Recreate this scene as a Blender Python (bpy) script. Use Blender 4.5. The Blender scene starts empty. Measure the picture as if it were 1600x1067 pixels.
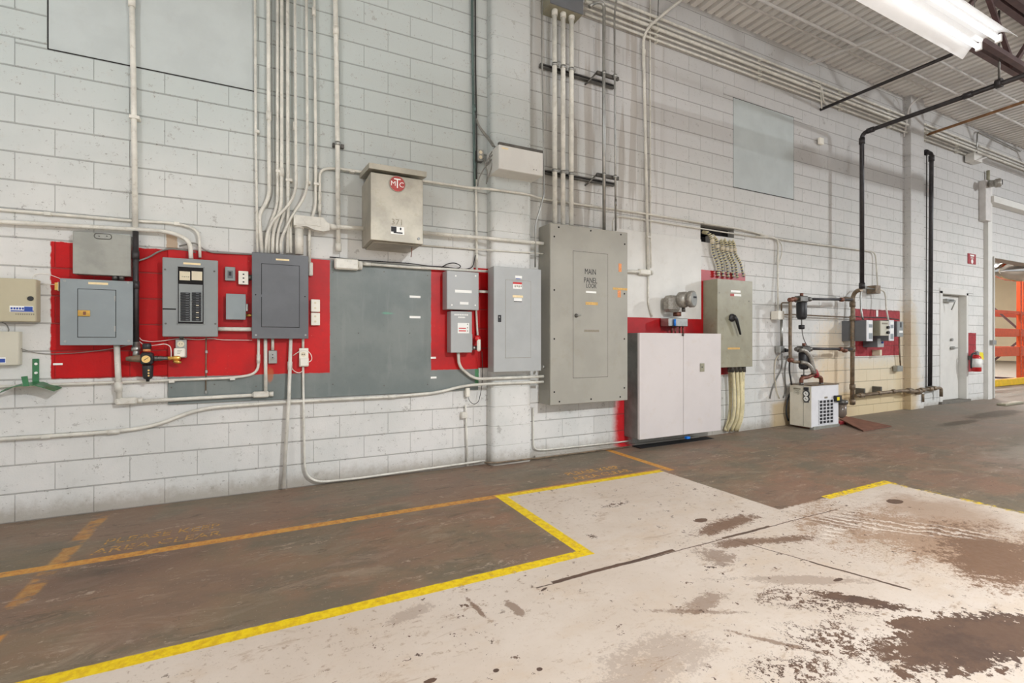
import bpy, bmesh, math, random
from mathutils import Vector, Matrix
import numpy as np
random.seed(7)
scn = bpy.context.scene
COL = scn.collection
# ------------------------------------------------------------------ camera
FL = 755.0; AL = math.atan2(1500.0, FL); CA, SA = math.cos(AL), math.sin(AL)
K = 0.01958/0.195; D = CA/K; H = 286*(FL/(K*2300))/FL
cam = bpy.data.cameras.new('camera'); camo = bpy.data.objects.new('camera', cam); COL.objects.link(camo)
camo.location = (0, -D, H)
camo.rotation_euler = (math.radians(90), 0, -(math.pi/2-AL))
cam.sensor_width = 36.0; cam.lens = FL*36.0/1600.0; cam.clip_end = 300; cam.clip_start = .05
cam.shift_y = 0.0
scn.camera = camo
# ------------------------------------------------------------------ world, exposure
w = bpy.data.worlds.new('world'); scn.world = w; w.use_nodes = True
w.node_tree.nodes['Background'].inputs[0].default_value = (0.90, 0.95, 1.0, 1)
w.node_tree.nodes['Background'].inputs[1].default_value = 0.86
scn.view_settings.view_transform = 'Standard'; scn.view_settings.look = 'None'
scn.view_settings.gamma = 1; scn.view_settings.use_curve_mapping = False
scn.view_settings.exposure = -0.17
TUBE = 1.8
BAY = 1500.0
try:
    scn.cycles.use_denoising = True
    scn.cycles.max_bounces = 6; scn.cycles.diffuse_bounces = 4; scn.cycles.glossy_bounces = 3
    scn.cycles.sample_clamp_indirect = 6.0
except Exception: pass
# ------------------------------------------------------------------ pixel -> world (photo taken as 1600 x 1067)
def ray(px, py): a = (px-800)/FL; return (CA+a*SA, SA-a*CA, (533-py)/FL)
def P(px, py, d=0.0):            # point on the plane d in front of the wall
    r = ray(px, py); t = (D-d)/r[1]; return Vector((r[0]*t, -d, H+r[2]*t))
def fz(x):                       # the floor rises very slightly towards the far end
    return 0.065*min(1, max(0, (x-3.8)/7.5))
def Fp(px, py):
    z = 0
    for _ in range(6):
        r = ray(px, py); t = (z-H)/r[2]; x = r[0]*t; z = fz(x)
    return Vector((r[0]*t, -D+r[1]*t, z))
def Cp(px, py, z):
    r = ray(px, py); t = (z-H)/r[2]; return Vector((r[0]*t, -D+r[1]*t, z))
def gx(px): r = ray(px, 0); return r[0]/r[1]
def atX(px, py, X):
    r = ray(px, py); t = X/r[0]; return Vector((X, -D+r[1]*t, H+r[2]*t))
# ------------------------------------------------------------------ material nodes
def lin(c): c /= 255.0; return c/12.92 if c <= .04045 else ((c+.055)/1.055)**2.4
ALB = 1.2
def rgb(r, g, b, k=None): k = ALB if k is None else k; return tuple(min(.92, lin(v)*k) for v in (r, g, b))+(1,)
class NT:
    def __init__(s, name):
        s.m = bpy.data.materials.new(name); s.m.use_nodes = True; s.t = s.m.node_tree; s.n = s.t.nodes; s.b = s.n['Principled BSDF']; s._p = None
    def link(s, a, i): s.t.links.new(a, i)
    def put(s, v, i):
        if isinstance(v, E): v = v.o
        if isinstance(v, bpy.types.NodeSocket): s.link(v, i)
        else: i.default_value = v
    def pos(s):
        if not s._p:
            g = s.n.new('ShaderNodeNewGeometry'); x = s.n.new('ShaderNodeSeparateXYZ'); s.link(g.outputs['Position'], x.inputs[0])
            s._v = g.outputs['Position']; s._p = tuple(E(s, x.outputs[i]) for i in range(3))
        return s._p
    def noise(s, scale=5, detail=4, rough=.55, sx=1, sy=1, sz=1, off=0, dist=0, obj=False, rz=0):
        s.pos(); mp = s.n.new('ShaderNodeMapping'); mp.inputs['Scale'].default_value = (sx, sy, sz); mp.inputs['Location'].default_value = (off, off*.7, off*.3); mp.inputs['Rotation'].default_value = (0, 0, rz)
        if obj:
            tc = s.n.new('ShaderNodeTexCoord'); s.link(tc.outputs['Object'], mp.inputs[0])
        else: s.link(s._v, mp.inputs[0])
        n = s.n.new('ShaderNodeTexNoise'); s.link(mp.outputs[0], n.inputs['Vector'])
        n.inputs['Scale'].default_value = scale; n.inputs['Detail'].default_value = detail; n.inputs['Roughness'].default_value = rough; n.inputs['Distortion'].default_value = dist
        return (E(s, n.outputs['Fac'])-.5)*1.4+.5
    def mix(s, f, a, b):
        n = s.n.new('ShaderNodeMix'); n.data_type = 'RGBA'; s.put(f, n.inputs[0]); s.put(a, n.inputs[6]); s.put(b, n.inputs[7]); return E(s, n.outputs[2])
    def bump(s, h, st=.3, dist=.01):
        n = s.n.new('ShaderNodeBump'); n.inputs['Strength'].default_value = st; n.inputs['Distance'].default_value = dist
        s.put(h, n.inputs['Height']); s.link(n.outputs[0], s.b.inputs['Normal'])
    def out(s, col, rough=.6, metal=0, spec=.5):
        s.put(col, s.b.inputs['Base Color']); s.put(rough, s.b.inputs['Roughness']); s.b.inputs['Metallic'].default_value = metal
        s.b.inputs['Specular IOR Level'].default_value = spec; return s.m
class E:
    def __init__(s, nt, o): s.nt = nt; s.o = o
    def op(s, k, *a):
        n = s.nt.n.new('ShaderNodeMath'); n.operation = k
        for i, v in enumerate((s,)+a): s.nt.put(v, n.inputs[i])
        return E(s.nt, n.outputs[0])
    def __add__(s, o): return s.op('ADD', o)
    __radd__ = __add__
    def __sub__(s, o): return s.op('SUBTRACT', o)
    def __rsub__(s, o): return (s*-1.0)+o
    def __mul__(s, o): return s.op('MULTIPLY', o)
    __rmul__ = __mul__
    def abs(s): return s.op('ABSOLUTE')
    def min(s, o): return s.op('MINIMUM', o)
    def max(s, o): return s.op('MAXIMUM', o)
    def clamp(s):
        r = s.op('ADD', 0.0); r.o.node.use_clamp = True; return r
    def ss(s, a, b):     # smooth step a..b (a > b inverts)
        n = s.nt.n.new('ShaderNodeMapRange'); n.interpolation_type = 'SMOOTHSTEP'; s.nt.put(s, n.inputs[0])
        if a < b: n.inputs[1].default_value = a; n.inputs[2].default_value = b; n.inputs[3].default_value = 0; n.inputs[4].default_value = 1
        else: n.inputs[1].default_value = b; n.inputs[2].default_value = a; n.inputs[3].default_value = 1; n.inputs[4].default_value = 0
        return E(s.nt, n.outputs[0])
def boxm(x, y, x0, x1, y0, y1, s=.004):       # mask of a rectangle
    ax = ((x-(x0+x1)/2).abs()-(x1-x0)/2); ay = ((y-(y0+y1)/2).abs()-(y1-y0)/2)
    return ax.max(ay).ss(s, -s)
def ell(x, y, cx, cy, rx, ry, wob=None, s=.25, rot=0):
    c, q = math.cos(rot), math.sin(rot); dx = x-cx; dy = y-cy
    u = (dx*c+dy*q)*(1/rx); v = (dy*c-dx*q)*(1/ry); r = (u*u+v*v).op('SQRT')
    if wob is not None: r = r+wob
    return r.ss(1+s, 1-s)
def flat(name, c, rough=.5, metal=0, var=.12, scale=9, spec=.5, dirt=None, dk=.5, k=None, bump=0):
    t = NT(name); n = t.noise(scale, 5, .6)
    c0 = rgb(*c, k=k) if isinstance(c[0], int) else tuple(c)+(1,)
    c1 = tuple(v*(1-var) for v in c0[:3])+(1,); c2 = tuple(min(.95, v*(1+var*.6)) for v in c0[:3])+(1,)
    col = t.mix(n.ss(.3, .7), c1, c2)
    if dirt:
        dn = t.noise(scale*2.7, 6, .7, off=3); col = t.mix(dn.ss(.55, .78)*dk, col, rgb(*dirt))
    if bump: t.bump(t.noise(180, 3), bump, .001)
    return t.out(col, rough, metal, spec)
M = {}
M['white_pipe'] = flat('painted_conduit', (205, 202, 192), .42, dirt=(150, 140, 120), dk=.35)
M['white_warm'] = flat('cream_painted_conduit', (206, 196, 172), .45, dirt=(150, 130, 100), dk=.35)
M['steel'] = flat('galvanised_steel', (150, 150, 146), .36, .85, .15, k=1.3)
M['dark_steel'] = flat('dark_galvanised_steel', (96, 94, 90), .4, .75, .2, k=1.3)
M['dark_green'] = flat('dark_green_conduit', (84, 100, 96), .4, .3, .2)
M['grey'] = flat('light_grey_enamel', (160, 162, 161), .38, var=.05, scale=3)
M['grey_blue'] = flat('blue_grey_enamel', (134, 142, 144), .36, var=.06, scale=3)
M['grey_mid'] = flat('mid_grey_enamel', (133, 137, 136), .38, var=.05, scale=3)
M['grey_dark'] = flat('dark_grey_enamel', (98, 100, 103), .3, var=.1, scale=3)
M['grey_board'] = flat('grey_painted_plywood', (108, 115, 113), .4, var=.08, scale=2.5, dirt=(85, 88, 85), dk=.3)
M['greige'] = flat('greige_enamel', (152, 149, 139), .45, var=.06, scale=2.5, dirt=(140, 132, 112), dk=.2)
M['stainless'] = flat('weathered_aluminium', (158, 152, 138), .45, .25, .16, 5, dirt=(140, 132, 112), dk=.4)
M['steelbox'] = flat('dull_zinc_sheet', (146, 146, 138), .42, .3, .12, 6)
M['beige'] = flat('beige_enamel', (176, 168, 142), .45, var=.04, scale=3)
M['beige_light'] = flat('pale_beige_enamel', (190, 186, 170), .45, var=.04, scale=3)
M['olive'] = flat('olive_grey_enamel', (142, 138, 118), .4, var=.1, scale=4, dirt=(120, 105, 75), dk=.4)
M['white_cab'] = flat('white_painted_sheet', (200, 193, 190), .35, var=.03, scale=2, dirt=(190, 178, 165), dk=.3)
M['cab_side'] = flat('bare_grey_cabinet_side', (112, 112, 108), .45, .2, .2, 6)
M['green'] = flat('green_enamel', (48, 108, 68), .35, var=.15, scale=14)
M['black'] = flat('black_plastic', (38, 38, 40), .45, var=.2, k=1.0)
M['blackpipe'] = flat('black_iron_pipe', (52, 49, 50), .42, .2, .25, 12, k=1.2)
M['hole'] = flat('dark_void', (25, 22, 22), .9, k=1.0)
M['brass'] = flat('brass', (190, 150, 80), .3, .9, .2, 20, k=1.5)
M['copper'] = flat('tarnished_copper', (120, 76, 58), .5, .3, .35, 30, dirt=(70, 48, 42), k=1.0)
M['oldpipe'] = flat('grimy_galvanised_pipe', (118, 104, 86), .5, .3, .3, 14, dirt=(150, 100, 60), dk=.6)
M['rustpipe'] = flat('rust_brown_pipe', (150, 110, 75), .55, .1, .2, 10)
M['label_white'] = flat('white_label', (232, 230, 222), .5, var=.02)
M['label_cream'] = flat('cream_label_strip', (225, 205, 160), .5, var=.06, scale=40)
M['ink'] = flat('black_ink', (30, 30, 34), .6, var=.02, k=1.0)
M['ink_red'] = flat('red_ink', (190, 40, 40), .5, var=.02)
M['ink_blue'] = flat('blue_ink', (40, 70, 150), .5, var=.02)
M['ink_tan'] = flat('old_tape', (196, 158, 92), .6, var=.15, scale=60)
M['ink_orange'] = flat('orange_tape', (214, 140, 88), .6, var=.15, scale=60)
M['faint'] = flat('faded_print', (135, 128, 112), .6, var=.1, scale=60)
M['outlet'] = flat('white_plastic', (222, 218, 206), .4, var=.03)
M['ivory'] = flat('ivory_plastic', (205, 195, 170), .45, var=.05)
M['redmetal'] = flat('red_enamel', (184, 30, 32), .35, var=.08)
M['redplate'] = flat('faded_red_paint', (150, 44, 50), .5, var=.15, scale=18)
M['redboard'] = flat('red_painted_board', (156, 4, 12), .4, var=.1, scale=8)
M['yellow_tag'] = flat('yellow_tag', (222, 205, 30), .5, var=.03)
M['mtc_red'] = flat('red_badge_enamel', (164, 60, 54), .5, var=.2, scale=50)
M['meter'] = flat('cast_grey_metal', (150, 146, 138), .4, .45, .2, 40)
M['rubber'] = flat('grey_cable_jacket', (120, 118, 112), .5, var=.1)
M['wire_black'] = flat('black_wire', (50, 48, 46), .5, k=1.0)
M['wire_white'] = flat('white_wire', (226, 220, 212), .5)
M['cream_hose'] = flat('cream_flex_conduit', (208, 198, 160), .45, dirt=(150, 130, 90), dk=.4)
M['truss'] = flat('maroon_primed_steel', (84, 62, 62), .5, var=.2, k=1.2)
M['white_steel'] = flat('white_painted_steel', (196, 192, 188), .5, var=.06)
M['orange_steel'] = flat('orange_rack_paint', (204, 80, 32), .5, var=.1, k=1.0)
M['yellow_steel'] = flat('yellow_guard_paint', (222, 180, 20), .5, var=.1)
M['smooth_white'] = flat('white_painted_board', (203, 201, 195), .45, var=.04, scale=3, dirt=(178, 172, 160), dk=.25)
M['upper_board'] = flat('pale_painted_plywood', (172, 178, 176), .5, var=.05, scale=3, dirt=(160, 162, 158), dk=.25)
M['dryer'] = flat('cream_dryer_enamel', (208, 202, 186), .4, var=.05, scale=6, dirt=(180, 160, 120), dk=.25)
M['dryer_f'] = flat('pale_grey_dryer_front', (212, 212, 214), .38, var=.04, scale=6)
M['rustplate'] = flat('rusted_steel_plate', (122, 82, 66), .7, .1, .2, 7, dirt=(95, 62, 50), dk=.5)
M['gold'] = flat('gauge_face', (226, 190, 120), .5, var=.03)
M['bowl'] = flat('smoky_plastic_bowl', (110, 98, 88), .25, var=.1)
M['chrome'] = flat('polished_metal', (200, 196, 190), .12, 1.0, .08, 4, k=1.2)
M['far_wall'] = flat('cream_far_wall', (232, 212, 184), .6, var=.03, scale=1)
M['deck2'] = flat('far_roof_deck', (150, 140, 130), .6)
M['blue_tape'] = flat('blue_tape', (20, 110, 200), .5)
t = NT('glowing_tube'); t.out((1, 1, 1, 1), .5); t.b.inputs['Emission Color'].default_value = (0.96, 0.985, 1.0, 1); t.b.inputs['Emission Strength'].default_value = TUBE; M['tube'] = t.m
t = NT('bright_tube'); t.out((1, 1, 1, 1), .5); t.b.inputs['Emission Color'].default_value = (1.0, .95, .88, 1); t.b.inputs['Emission Strength'].default_value = 420; M['tube_bright'] = t.m
M['reflector'] = flat('white_reflector', (240, 240, 240), .3, var=.01)
# ------------------------------------------------------------------ mesh builder
class MB:
    def __init__(s): s.v = []; s.f = []; s.sm = []
    def add(s, vs, fs, smooth=False):
        o = len(s.v); s.v += [tuple(v) for v in vs]; s.f += [tuple(i+o for i in f) for f in fs]; s.sm += [smooth]*len(fs); return s
    def box(s, x0, x1, y0, y1, z0, z1, c=0.0):
        x0, x1 = min(x0, x1), max(x0, x1); y0, y1 = min(y0, y1), max(y0, y1); z0, z1 = min(z0, z1), max(z0, z1)
        c = min(c, (x1-x0)*.45, (y1-y0)*.45, (z1-z0)*.45)
        if c <= 0:
            v = [(x, y, z) for x in (x0, x1) for y in (y0, y1) for z in (z0, z1)]
            return s.add(v, [(0, 1, 3, 2), (4, 6, 7, 5), (0, 4, 5, 1), (2, 3, 7, 6), (0, 2, 6, 4), (1, 5, 7, 3)])
        vs = []; idx = {}
        for i in (0, 1):
            for j in (0, 1):
                for k in (0, 1):
                    X = (x0, x1)[i]; Y = (y0, y1)[j]; Z = (z0, z1)[k]; sx = (1, -1)[i]*c; sy = (1, -1)[j]*c; sz = (1, -1)[k]*c
                    idx[i, j, k, 0] = len(vs); vs.append((X, Y+sy, Z+sz)); idx[i, j, k, 1] = len(vs); vs.append((X+sx, Y, Z+sz)); idx[i, j, k, 2] = len(vs); vs.append((X+sx, Y+sy, Z))
        fs = []
        for i in (0, 1): q = [idx[i, 0, 0, 0], idx[i, 1, 0, 0], idx[i, 1, 1, 0], idx[i, 0, 1, 0]]; fs.append(q if i else q[::-1])
        for j in (0, 1): q = [idx[0, j, 0, 1], idx[1, j, 0, 1], idx[1, j, 1, 1], idx[0, j, 1, 1]]; fs.append(q[::-1] if j else q)
        for k in (0, 1): q = [idx[0, 0, k, 2], idx[1, 0, k, 2], idx[1, 1, k, 2], idx[0, 1, k, 2]]; fs.append(q if k else q[::-1])
        for a in (0, 1):
            for b in (0, 1):
                fs.append([idx[a, b, 0, 0], idx[a, b, 0, 1], idx[a, b, 1, 1], idx[a, b, 1, 0]])
                fs.append([idx[a, 0, b, 0], idx[a, 0, b, 2], idx[a, 1, b, 2], idx[a, 1, b, 0]])
                fs.append([idx[0, a, b, 1], idx[0, a, b, 2], idx[1, a, b, 2], idx[1, a, b, 1]])
        for i in (0, 1):
            for j in (0, 1):
                for k in (0, 1): fs.append([idx[i, j, k, 0], idx[i, j, k, 1], idx[i, j, k, 2]])
        return s.add(vs, fs)
    def tube(s, pts, r, n=10, bend=0.0, cap=True, rr=None):
        pts = [Vector(p) for p in pts]
        if bend and len(pts) > 2:
            out = [pts[0]]
            for i in range(1, len(pts)-1):
                a, b, c = pts[i-1], pts[i], pts[i+1]; u = (a-b); v = (c-b); lu, lv = u.length, v.length
                if lu < 1e-5 or lv < 1e-5: continue
                u /= lu; v /= lv; d = min(bend, lu*.49, lv*.49)
                if u.angle(v, math.pi) > math.pi-.05: out.append(b); continue
                for q in range(7):
                    tt = q/6; out.append((b+u*d)*(1-tt)**2+b*2*tt*(1-tt)+(b+v*d)*tt*tt)
            out.append(pts[-1]); pts = out
        T = []
        for i in range(len(pts)):
            a = pts[max(0, i-1)]; b = pts[min(len(pts)-1, i+1)]; T.append((b-a).normalized())
        up = Vector((0, 0, 1)) if abs(T[0].z) < .9 else Vector((0, 1, 0))
        N = (up-T[0]*up.dot(T[0])).normalized(); vs = []
        for i, p in enumerate(pts):
            N = (N-T[i]*N.dot(T[i])); N = N.normalized() if N.length > 1e-6 else T[i].orthogonal().normalized()
            B = T[i].cross(N); ri = rr[i] if rr else r
            for k in range(n):
                a = 2*math.pi*k/n; vs.append(p+N*math.cos(a)*ri+B*math.sin(a)*ri)
        fs = []
        for i in range(len(pts)-1):
            for k in range(n):
                k2 = (k+1) % n; fs.append((i*n+k, i*n+k2, (i+1)*n+k2, (i+1)*n+k))
        s.add(vs, fs, True)
        if cap: o = len(s.v)-len(vs); s.f += [tuple(o+k for k in range(n))[::-1], tuple(o+(len(pts)-1)*n+k for k in range(n))]; s.sm += [False, False]
        return s
    def cyl(s, a, b, r, n=16, r2=None): return s.tube([a, b], r, n, rr=[r, r if r2 is None else r2])
    def lathe(s, base, axis, prof, n=20):      # prof: (distance along axis, radius)
        b = Vector(base); ax = Vector(axis).normalized()
        u = ax.orthogonal().normalized(); w_ = ax.cross(u); vs = []
        for (h, r) in prof:
            for k in range(n):
                a = 2*math.pi*k/n; vs.append(b+ax*h+u*math.cos(a)*max(r, 1e-4)+w_*math.sin(a)*max(r, 1e-4))
        fs = [(i*n+k, i*n+(k+1) % n, (i+1)*n+(k+1) % n, (i+1)*n+k) for i in range(len(prof)-1) for k in range(n)]
        s.add(vs, fs, True); o = len(s.v)-len(vs)
        s.f += [tuple(o+k for k in range(n))[::-1], tuple(o+(len(prof)-1)*n+k for k in range(n))]; s.sm += [False, False]; return s
    def prism(s, poly, y0, y1, plane='xz'):    # polygon extruded
        n = len(poly)
        if plane == 'xz': v = [(p[0], y0, p[1]) for p in poly]+[(p[0], y1, p[1]) for p in poly]
        elif plane == 'xy': v = [(p[0], p[1], y0) for p in poly]+[(p[0], p[1], y1) for p in poly]
        else: v = [(y0, p[0], p[1]) for p in poly]+[(y1, p[0], p[1]) for p in poly]
        return s.add(v, [tuple(range(n)), tuple(range(2*n-1, n-1, -1))]+[(i, i+n, (i+1) % n+n, (i+1) % n) for i in range(n)])
def wloc(o):
    v = Vector((0, 0, 0))
    while o: v += o.location; o = o.parent
    return v
def tag(o, label=None, cat=None, group=None, kind=None):
    if label: o['label'] = label
    if cat: o['category'] = cat
    if group: o['group'] = group
    if kind: o['kind'] = kind
    return o
def obj(name, mb, mat, parent=None, label=None, cat=None, group=None, kind=None, origin=None, fix=True):
    vs = [Vector(v) for v in mb.v]
    if parent is not None: org = wloc(parent); loc = Vector((0, 0, 0))
    else:
        if origin is None:
            mn = [min(v[i] for v in vs) for i in range(3)]; mx = [max(v[i] for v in vs) for i in range(3)]
            origin = ((mn[0]+mx[0])/2, (mn[1]+mx[1])/2, mn[2])
        org = Vector(origin); loc = org
    me = bpy.data.meshes.new(name); me.from_pydata([v-org for v in vs], [], mb.f)
    if fix:
        bm = bmesh.new(); bm.from_mesh(me); 
        bmesh.ops.recalc_face_normals(bm, faces=bm.faces); bm.to_mesh(me); bm.free()
    me.polygons.foreach_set('use_smooth', [bool(x) for x in mb.sm]) if len(me.polygons) == len(mb.sm) else None
    me.materials.append(M[mat] if isinstance(mat, str) else mat)
    o = bpy.data.objects.new(name, me); o.location = loc; COL.objects.link(o)
    if parent is not None: o.parent = parent
    return tag(o, label, cat, group, kind)
def thing(name, label, cat, loc, group=None):
    o = bpy.data.objects.new(name, None); COL.objects.link(o); o.location = loc; o.empty_display_size = .1
    return tag(o, label, cat, group)
TEXTS = []
def text(body, loc, size, mat, parent, name='lettering', rot=(math.pi/2, 0, 0), sx=1.0, align='CENTER', label=None):
    c = bpy.data.curves.new(name, 'FONT'); c.body = body; c.size = size; c.align_x = align; c.align_y = 'CENTER'; c.extrude = .0006; c.resolution_u = 2
    o = bpy.data.objects.new(name, c); COL.objects.link(o); o.parent = parent
    o.location = Vector(loc)-wloc(parent); o.rotation_euler = rot; o.scale = (sx, 1, 1); c.materials.append(M[mat]); TEXTS.append(o); return tag(o, label)
# ================================================================== wall / floor materials
def X_(px, d=0): return P(px, 533, d).x
def Z_(px, py, d=0): return P(px, py, d).z
def wall_mat(joint=False):
    t = NT('painted_joint' if joint else 'painted_block_wall'); x, y, z = t.pos()
    n1 = t.noise(1.3, 5, .6); n2 = t.noise(14, 5, .65, off=5); n3 = t.noise(60, 3, .6, off=9)
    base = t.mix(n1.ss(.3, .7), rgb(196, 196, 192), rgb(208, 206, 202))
    hi = z.ss(1.6, 3.4)*x.ss(4.0, 1.5); base = t.mix(hi*.85, base, rgb(168, 176, 173)); base = t.mix((z+n1*.8-.4).ss(2.6, 4.2)*x.ss(1.0, 3.5)*.75, base, rgb(172, 170, 168))  # upper wall: cooler paint tone, with its dimmer light also painted in as grey
    base = t.mix(n2.ss(.55, .8)*.35, base, rgb(176, 174, 168))
    base = t.mix(n3.ss(.64, .70)*n2.ss(.5, .66)*.7, base, rgb(116, 112, 104)); sc_ = t.noise(7, 6, .8, off=41); base = t.mix(sc_.ss(.665, .70)*.5, base, rgb(138, 134, 128))          # chips and specks
    st = t.noise(9, 3, .5, sx=1, sy=1, sz=.06, off=2)                                   # drips on the bay right of the pilaster
    base = t.mix(st.ss(.5, .62)*boxm(x, z, X_(835), X_(1030), 2.3, 5.3, .2)*.55, base, rgb(150, 142, 132))
    low = (z+n2*.14-.07).ss(.17, .02); base = t.mix(low*.6, base, rgb(128, 116, 98))
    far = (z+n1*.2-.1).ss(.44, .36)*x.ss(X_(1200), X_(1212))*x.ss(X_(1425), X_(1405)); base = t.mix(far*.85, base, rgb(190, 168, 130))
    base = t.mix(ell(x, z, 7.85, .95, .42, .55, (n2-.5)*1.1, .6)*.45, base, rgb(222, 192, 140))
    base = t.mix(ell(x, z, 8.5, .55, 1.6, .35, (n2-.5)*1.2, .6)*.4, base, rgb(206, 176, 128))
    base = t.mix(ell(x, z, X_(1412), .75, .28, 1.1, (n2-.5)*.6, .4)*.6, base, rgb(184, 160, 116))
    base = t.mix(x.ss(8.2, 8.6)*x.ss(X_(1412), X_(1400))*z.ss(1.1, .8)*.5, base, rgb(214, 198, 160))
    w1 = (n2-.5)*.02
    red = t.mix(n1.ss(.3, .7), rgb(158, 0, 4), rgb(182, 0, 3)); red = t.mix(n3.ss(.6, .75)*.25, red, rgb(120, 16, 20))
    m = boxm(x+w1, z+w1, X_(79), X_(264), .972, 1.94).max(boxm(x+w1, z, X_(740), X_(763), .972, 1.975))
    base = t.mix(m, base, red)
    base = t.mix(boxm(x+w1, z+w1, X_(741), X_(748), .80, .972), base, rgb(70, 128, 84))
    red2 = t.mix(n2.ss(.35, .7), rgb(140, 34, 42), rgb(160, 54, 60))
    m2 = boxm(x+w1, z+w1, X_(1336), X_(1406), 1.0, 1.77).max(boxm(x+w1, z+w1, X_(1511.5), X_(1525), .64, 1.41))
    base = t.mix(m2, base, red2)
    spray = ell(x, z, X_(973), .28, .12, .45, (n2-.5)*.5, .5); base = t.mix(spray, base, rgb(186, 30, 36))
    base = t.mix(boxm(x+w1, z+w1, X_(260), X_(277), 1.95, 2.06)*.8, base, rgb(160, 132, 100))
    if joint: base = t.mix(.46, base, rgb(70, 64, 58))
    t.bump(t.noise(90, 4, .6)+n2*.5, .25, .003)
    return t.out(base, .5+n2*.15, 0, .35)
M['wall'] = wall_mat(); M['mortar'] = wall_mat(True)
def floor_mat():
    t = NT('worn_painted_concrete_floor'); x, y, z = t.pos()
    a = t.noise(.9, 6, .62, dist=.4); b = t.noise(4, 7, .7, sx=.6, off=4); c = t.noise(28, 5, .7, off=7); g = t.noise(90, 4, .7, off=11)
    st = t.noise(4, 6, .7, sx=.6, sy=1.5, off=8, dist=.8)
    conc = t.mix(a.ss(.35, .65), rgb(122, 104, 84), rgb(132, 102, 82)); conc = t.mix(b.ss(.42, .68)*.8, conc, rgb(102, 92, 78))
    conc = t.mix(st.ss(.52, .72)*.5, conc, rgb(152, 136, 118)); conc = t.mix(c.ss(.6, .75)*.45, conc, rgb(150, 134, 116))
    strip = y.ss(-.95, -.5)*.5; conc = t.mix(strip, conc, rgb(116, 110, 98))
    conc = t.mix(ell(x, y, -.75, -1.15, .45, .22, (b-.5)*1.6, .6, .5)*.55, conc, rgb(62, 56, 52))
    s1 = t.noise(5, 7, .8, sx=.5, sy=1.7, off=51, rz=.3, dist=.5); s2 = t.noise(6, 7, .8, sx=.55, sy=1.6, off=57, rz=-.9, dist=.6); gr = t.noise(1.1, 4, .6, off=61)
    conc = t.mix(gr.ss(.48, .62)*.5, conc, rgb(104, 98, 82)); conc = t.mix((1-gr).ss(.5, .62)*.45, conc, rgb(128, 100, 84))
    conc = t.mix(s1.ss(.60, .70)*c.ss(.42, .6)*.6, conc, rgb(178, 160, 142)); conc = t.mix(s2.ss(.62, .70)*c.ss(.42, .6)*.5, conc, rgb(166, 150, 134)); conc = t.mix(s2.ss(.40, .30)*.5, conc, rgb(76, 66, 56))
    conc = t.mix(g.ss(.68, .74)*c.ss(.5, .6)*.6, conc, rgb(190, 176, 158))
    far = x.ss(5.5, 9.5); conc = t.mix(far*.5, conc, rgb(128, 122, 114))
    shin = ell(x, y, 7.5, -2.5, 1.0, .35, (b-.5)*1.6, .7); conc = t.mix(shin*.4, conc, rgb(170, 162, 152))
    # dark oil pools in the far bay
    for (cx, cy, rx, ry) in ((9.05, -1.1, .5, .09), (10.6, -1.0, .9, .16), (11.8, -2.0, 1.2, .12)):
        conc = t.mix(ell(x, y, cx, cy, rx, ry, (b-.5)*1.2, .35)*.75, conc, rgb(70, 60, 46))
    # white paint
    e1 = (c-.5)*.012
    white = t.mix(a.ss(.3, .7), rgb(202, 190, 178), rgb(192, 178, 164)); white = t.mix(b.ss(.5, .75)*.45, white, rgb(190, 170, 148)); white = t.mix(s2.ss(.60, .72)*.5, white, rgb(160, 136, 112)); white = t.mix(s1.ss(.62, .72)*c.ss(.45, .6)*.6, white, rgb(138, 112, 90)); white = t.mix(c.ss(.62, .72)*gr.ss(.5, .6)*.5, white, rgb(120, 96, 76))
    white = t.mix(c.ss(.6, .8)*.4, white, rgb(170, 146, 122)); white = t.mix(g.ss(.66, .76)*.45, white, rgb(140, 118, 98))
    far2 = boxm(x+(c-.5)*.05, y+(c-.5)*.06, 3.36, 4.82, -12, -2.18, .01)
    wm = boxm(x+e1, y+e1, 1.655, 3.36, -12, -.985, .008).max(boxm(x+e1, y+e1, -12, 1.67, -12, -2.135, .008)).max(far2)
    d = y*-1.0
    chips = (c*.55+b*.45)+0.0
    dirt = ell(x, y, 3.75, -3.15, .55, .75, (b-.5)*2.0+(c-.5)*1.4+(g-.5)*1.4, .3, .3).max(ell(x, y, 4.35, -2.75, .4, .3, (b-.5)*2, .5)*.8)
    white = t.mix(dirt*.85, white, rgb(150, 120, 94))
    for (px, py, rx, ry, ro, s_) in ((1130, 822, .30, .07, .1, .8), (1190, 845, .32, .05, -.3, .75), (1120, 870, .10, .12, .2, .55), (1320, 812, .22, .10, .2, .35), (1560, 870, .45, .28, .2, .75), (1095, 945, .14, .05, .2, .5), (1080, 955, .2, .02, -.5, .5), (1200, 1000, .16, .015, -.9, .6), (745, 950, .012, .1, .1, .7), (805, 950, .02, .06, .1, .6), (640, 960, .1, .04, .3, .3), (1250, 905, .35, .04, -.5, .35), (1010, 1050, .3, .12, .2, .3)):
        p = Fp(px, py); white = t.mix(ell(x, y, p.x, p.y, rx, ry, (b-.5)*2.2+(c-.5)*1.8+(g-.5)*1.2, .25, ro)*min(.95, s_*1.15), white, rgb(108, 80, 60))
    tr = ((x*1.0+y*.6)*70.0+(b-.5)*14.0+(c-.5)*6.0).op('SINE').ss(.0, .9)*ell(x, y, 3.75, -2.75, .55, .12, (c-.5)*.6, .3, -.75).max(ell(x, y, 3.45, -2.55, .35, .06, (c-.5)*.6, .3, .3))
    white = t.mix(tr*.55, white, rgb(228, 218, 206))
    peel = None
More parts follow.
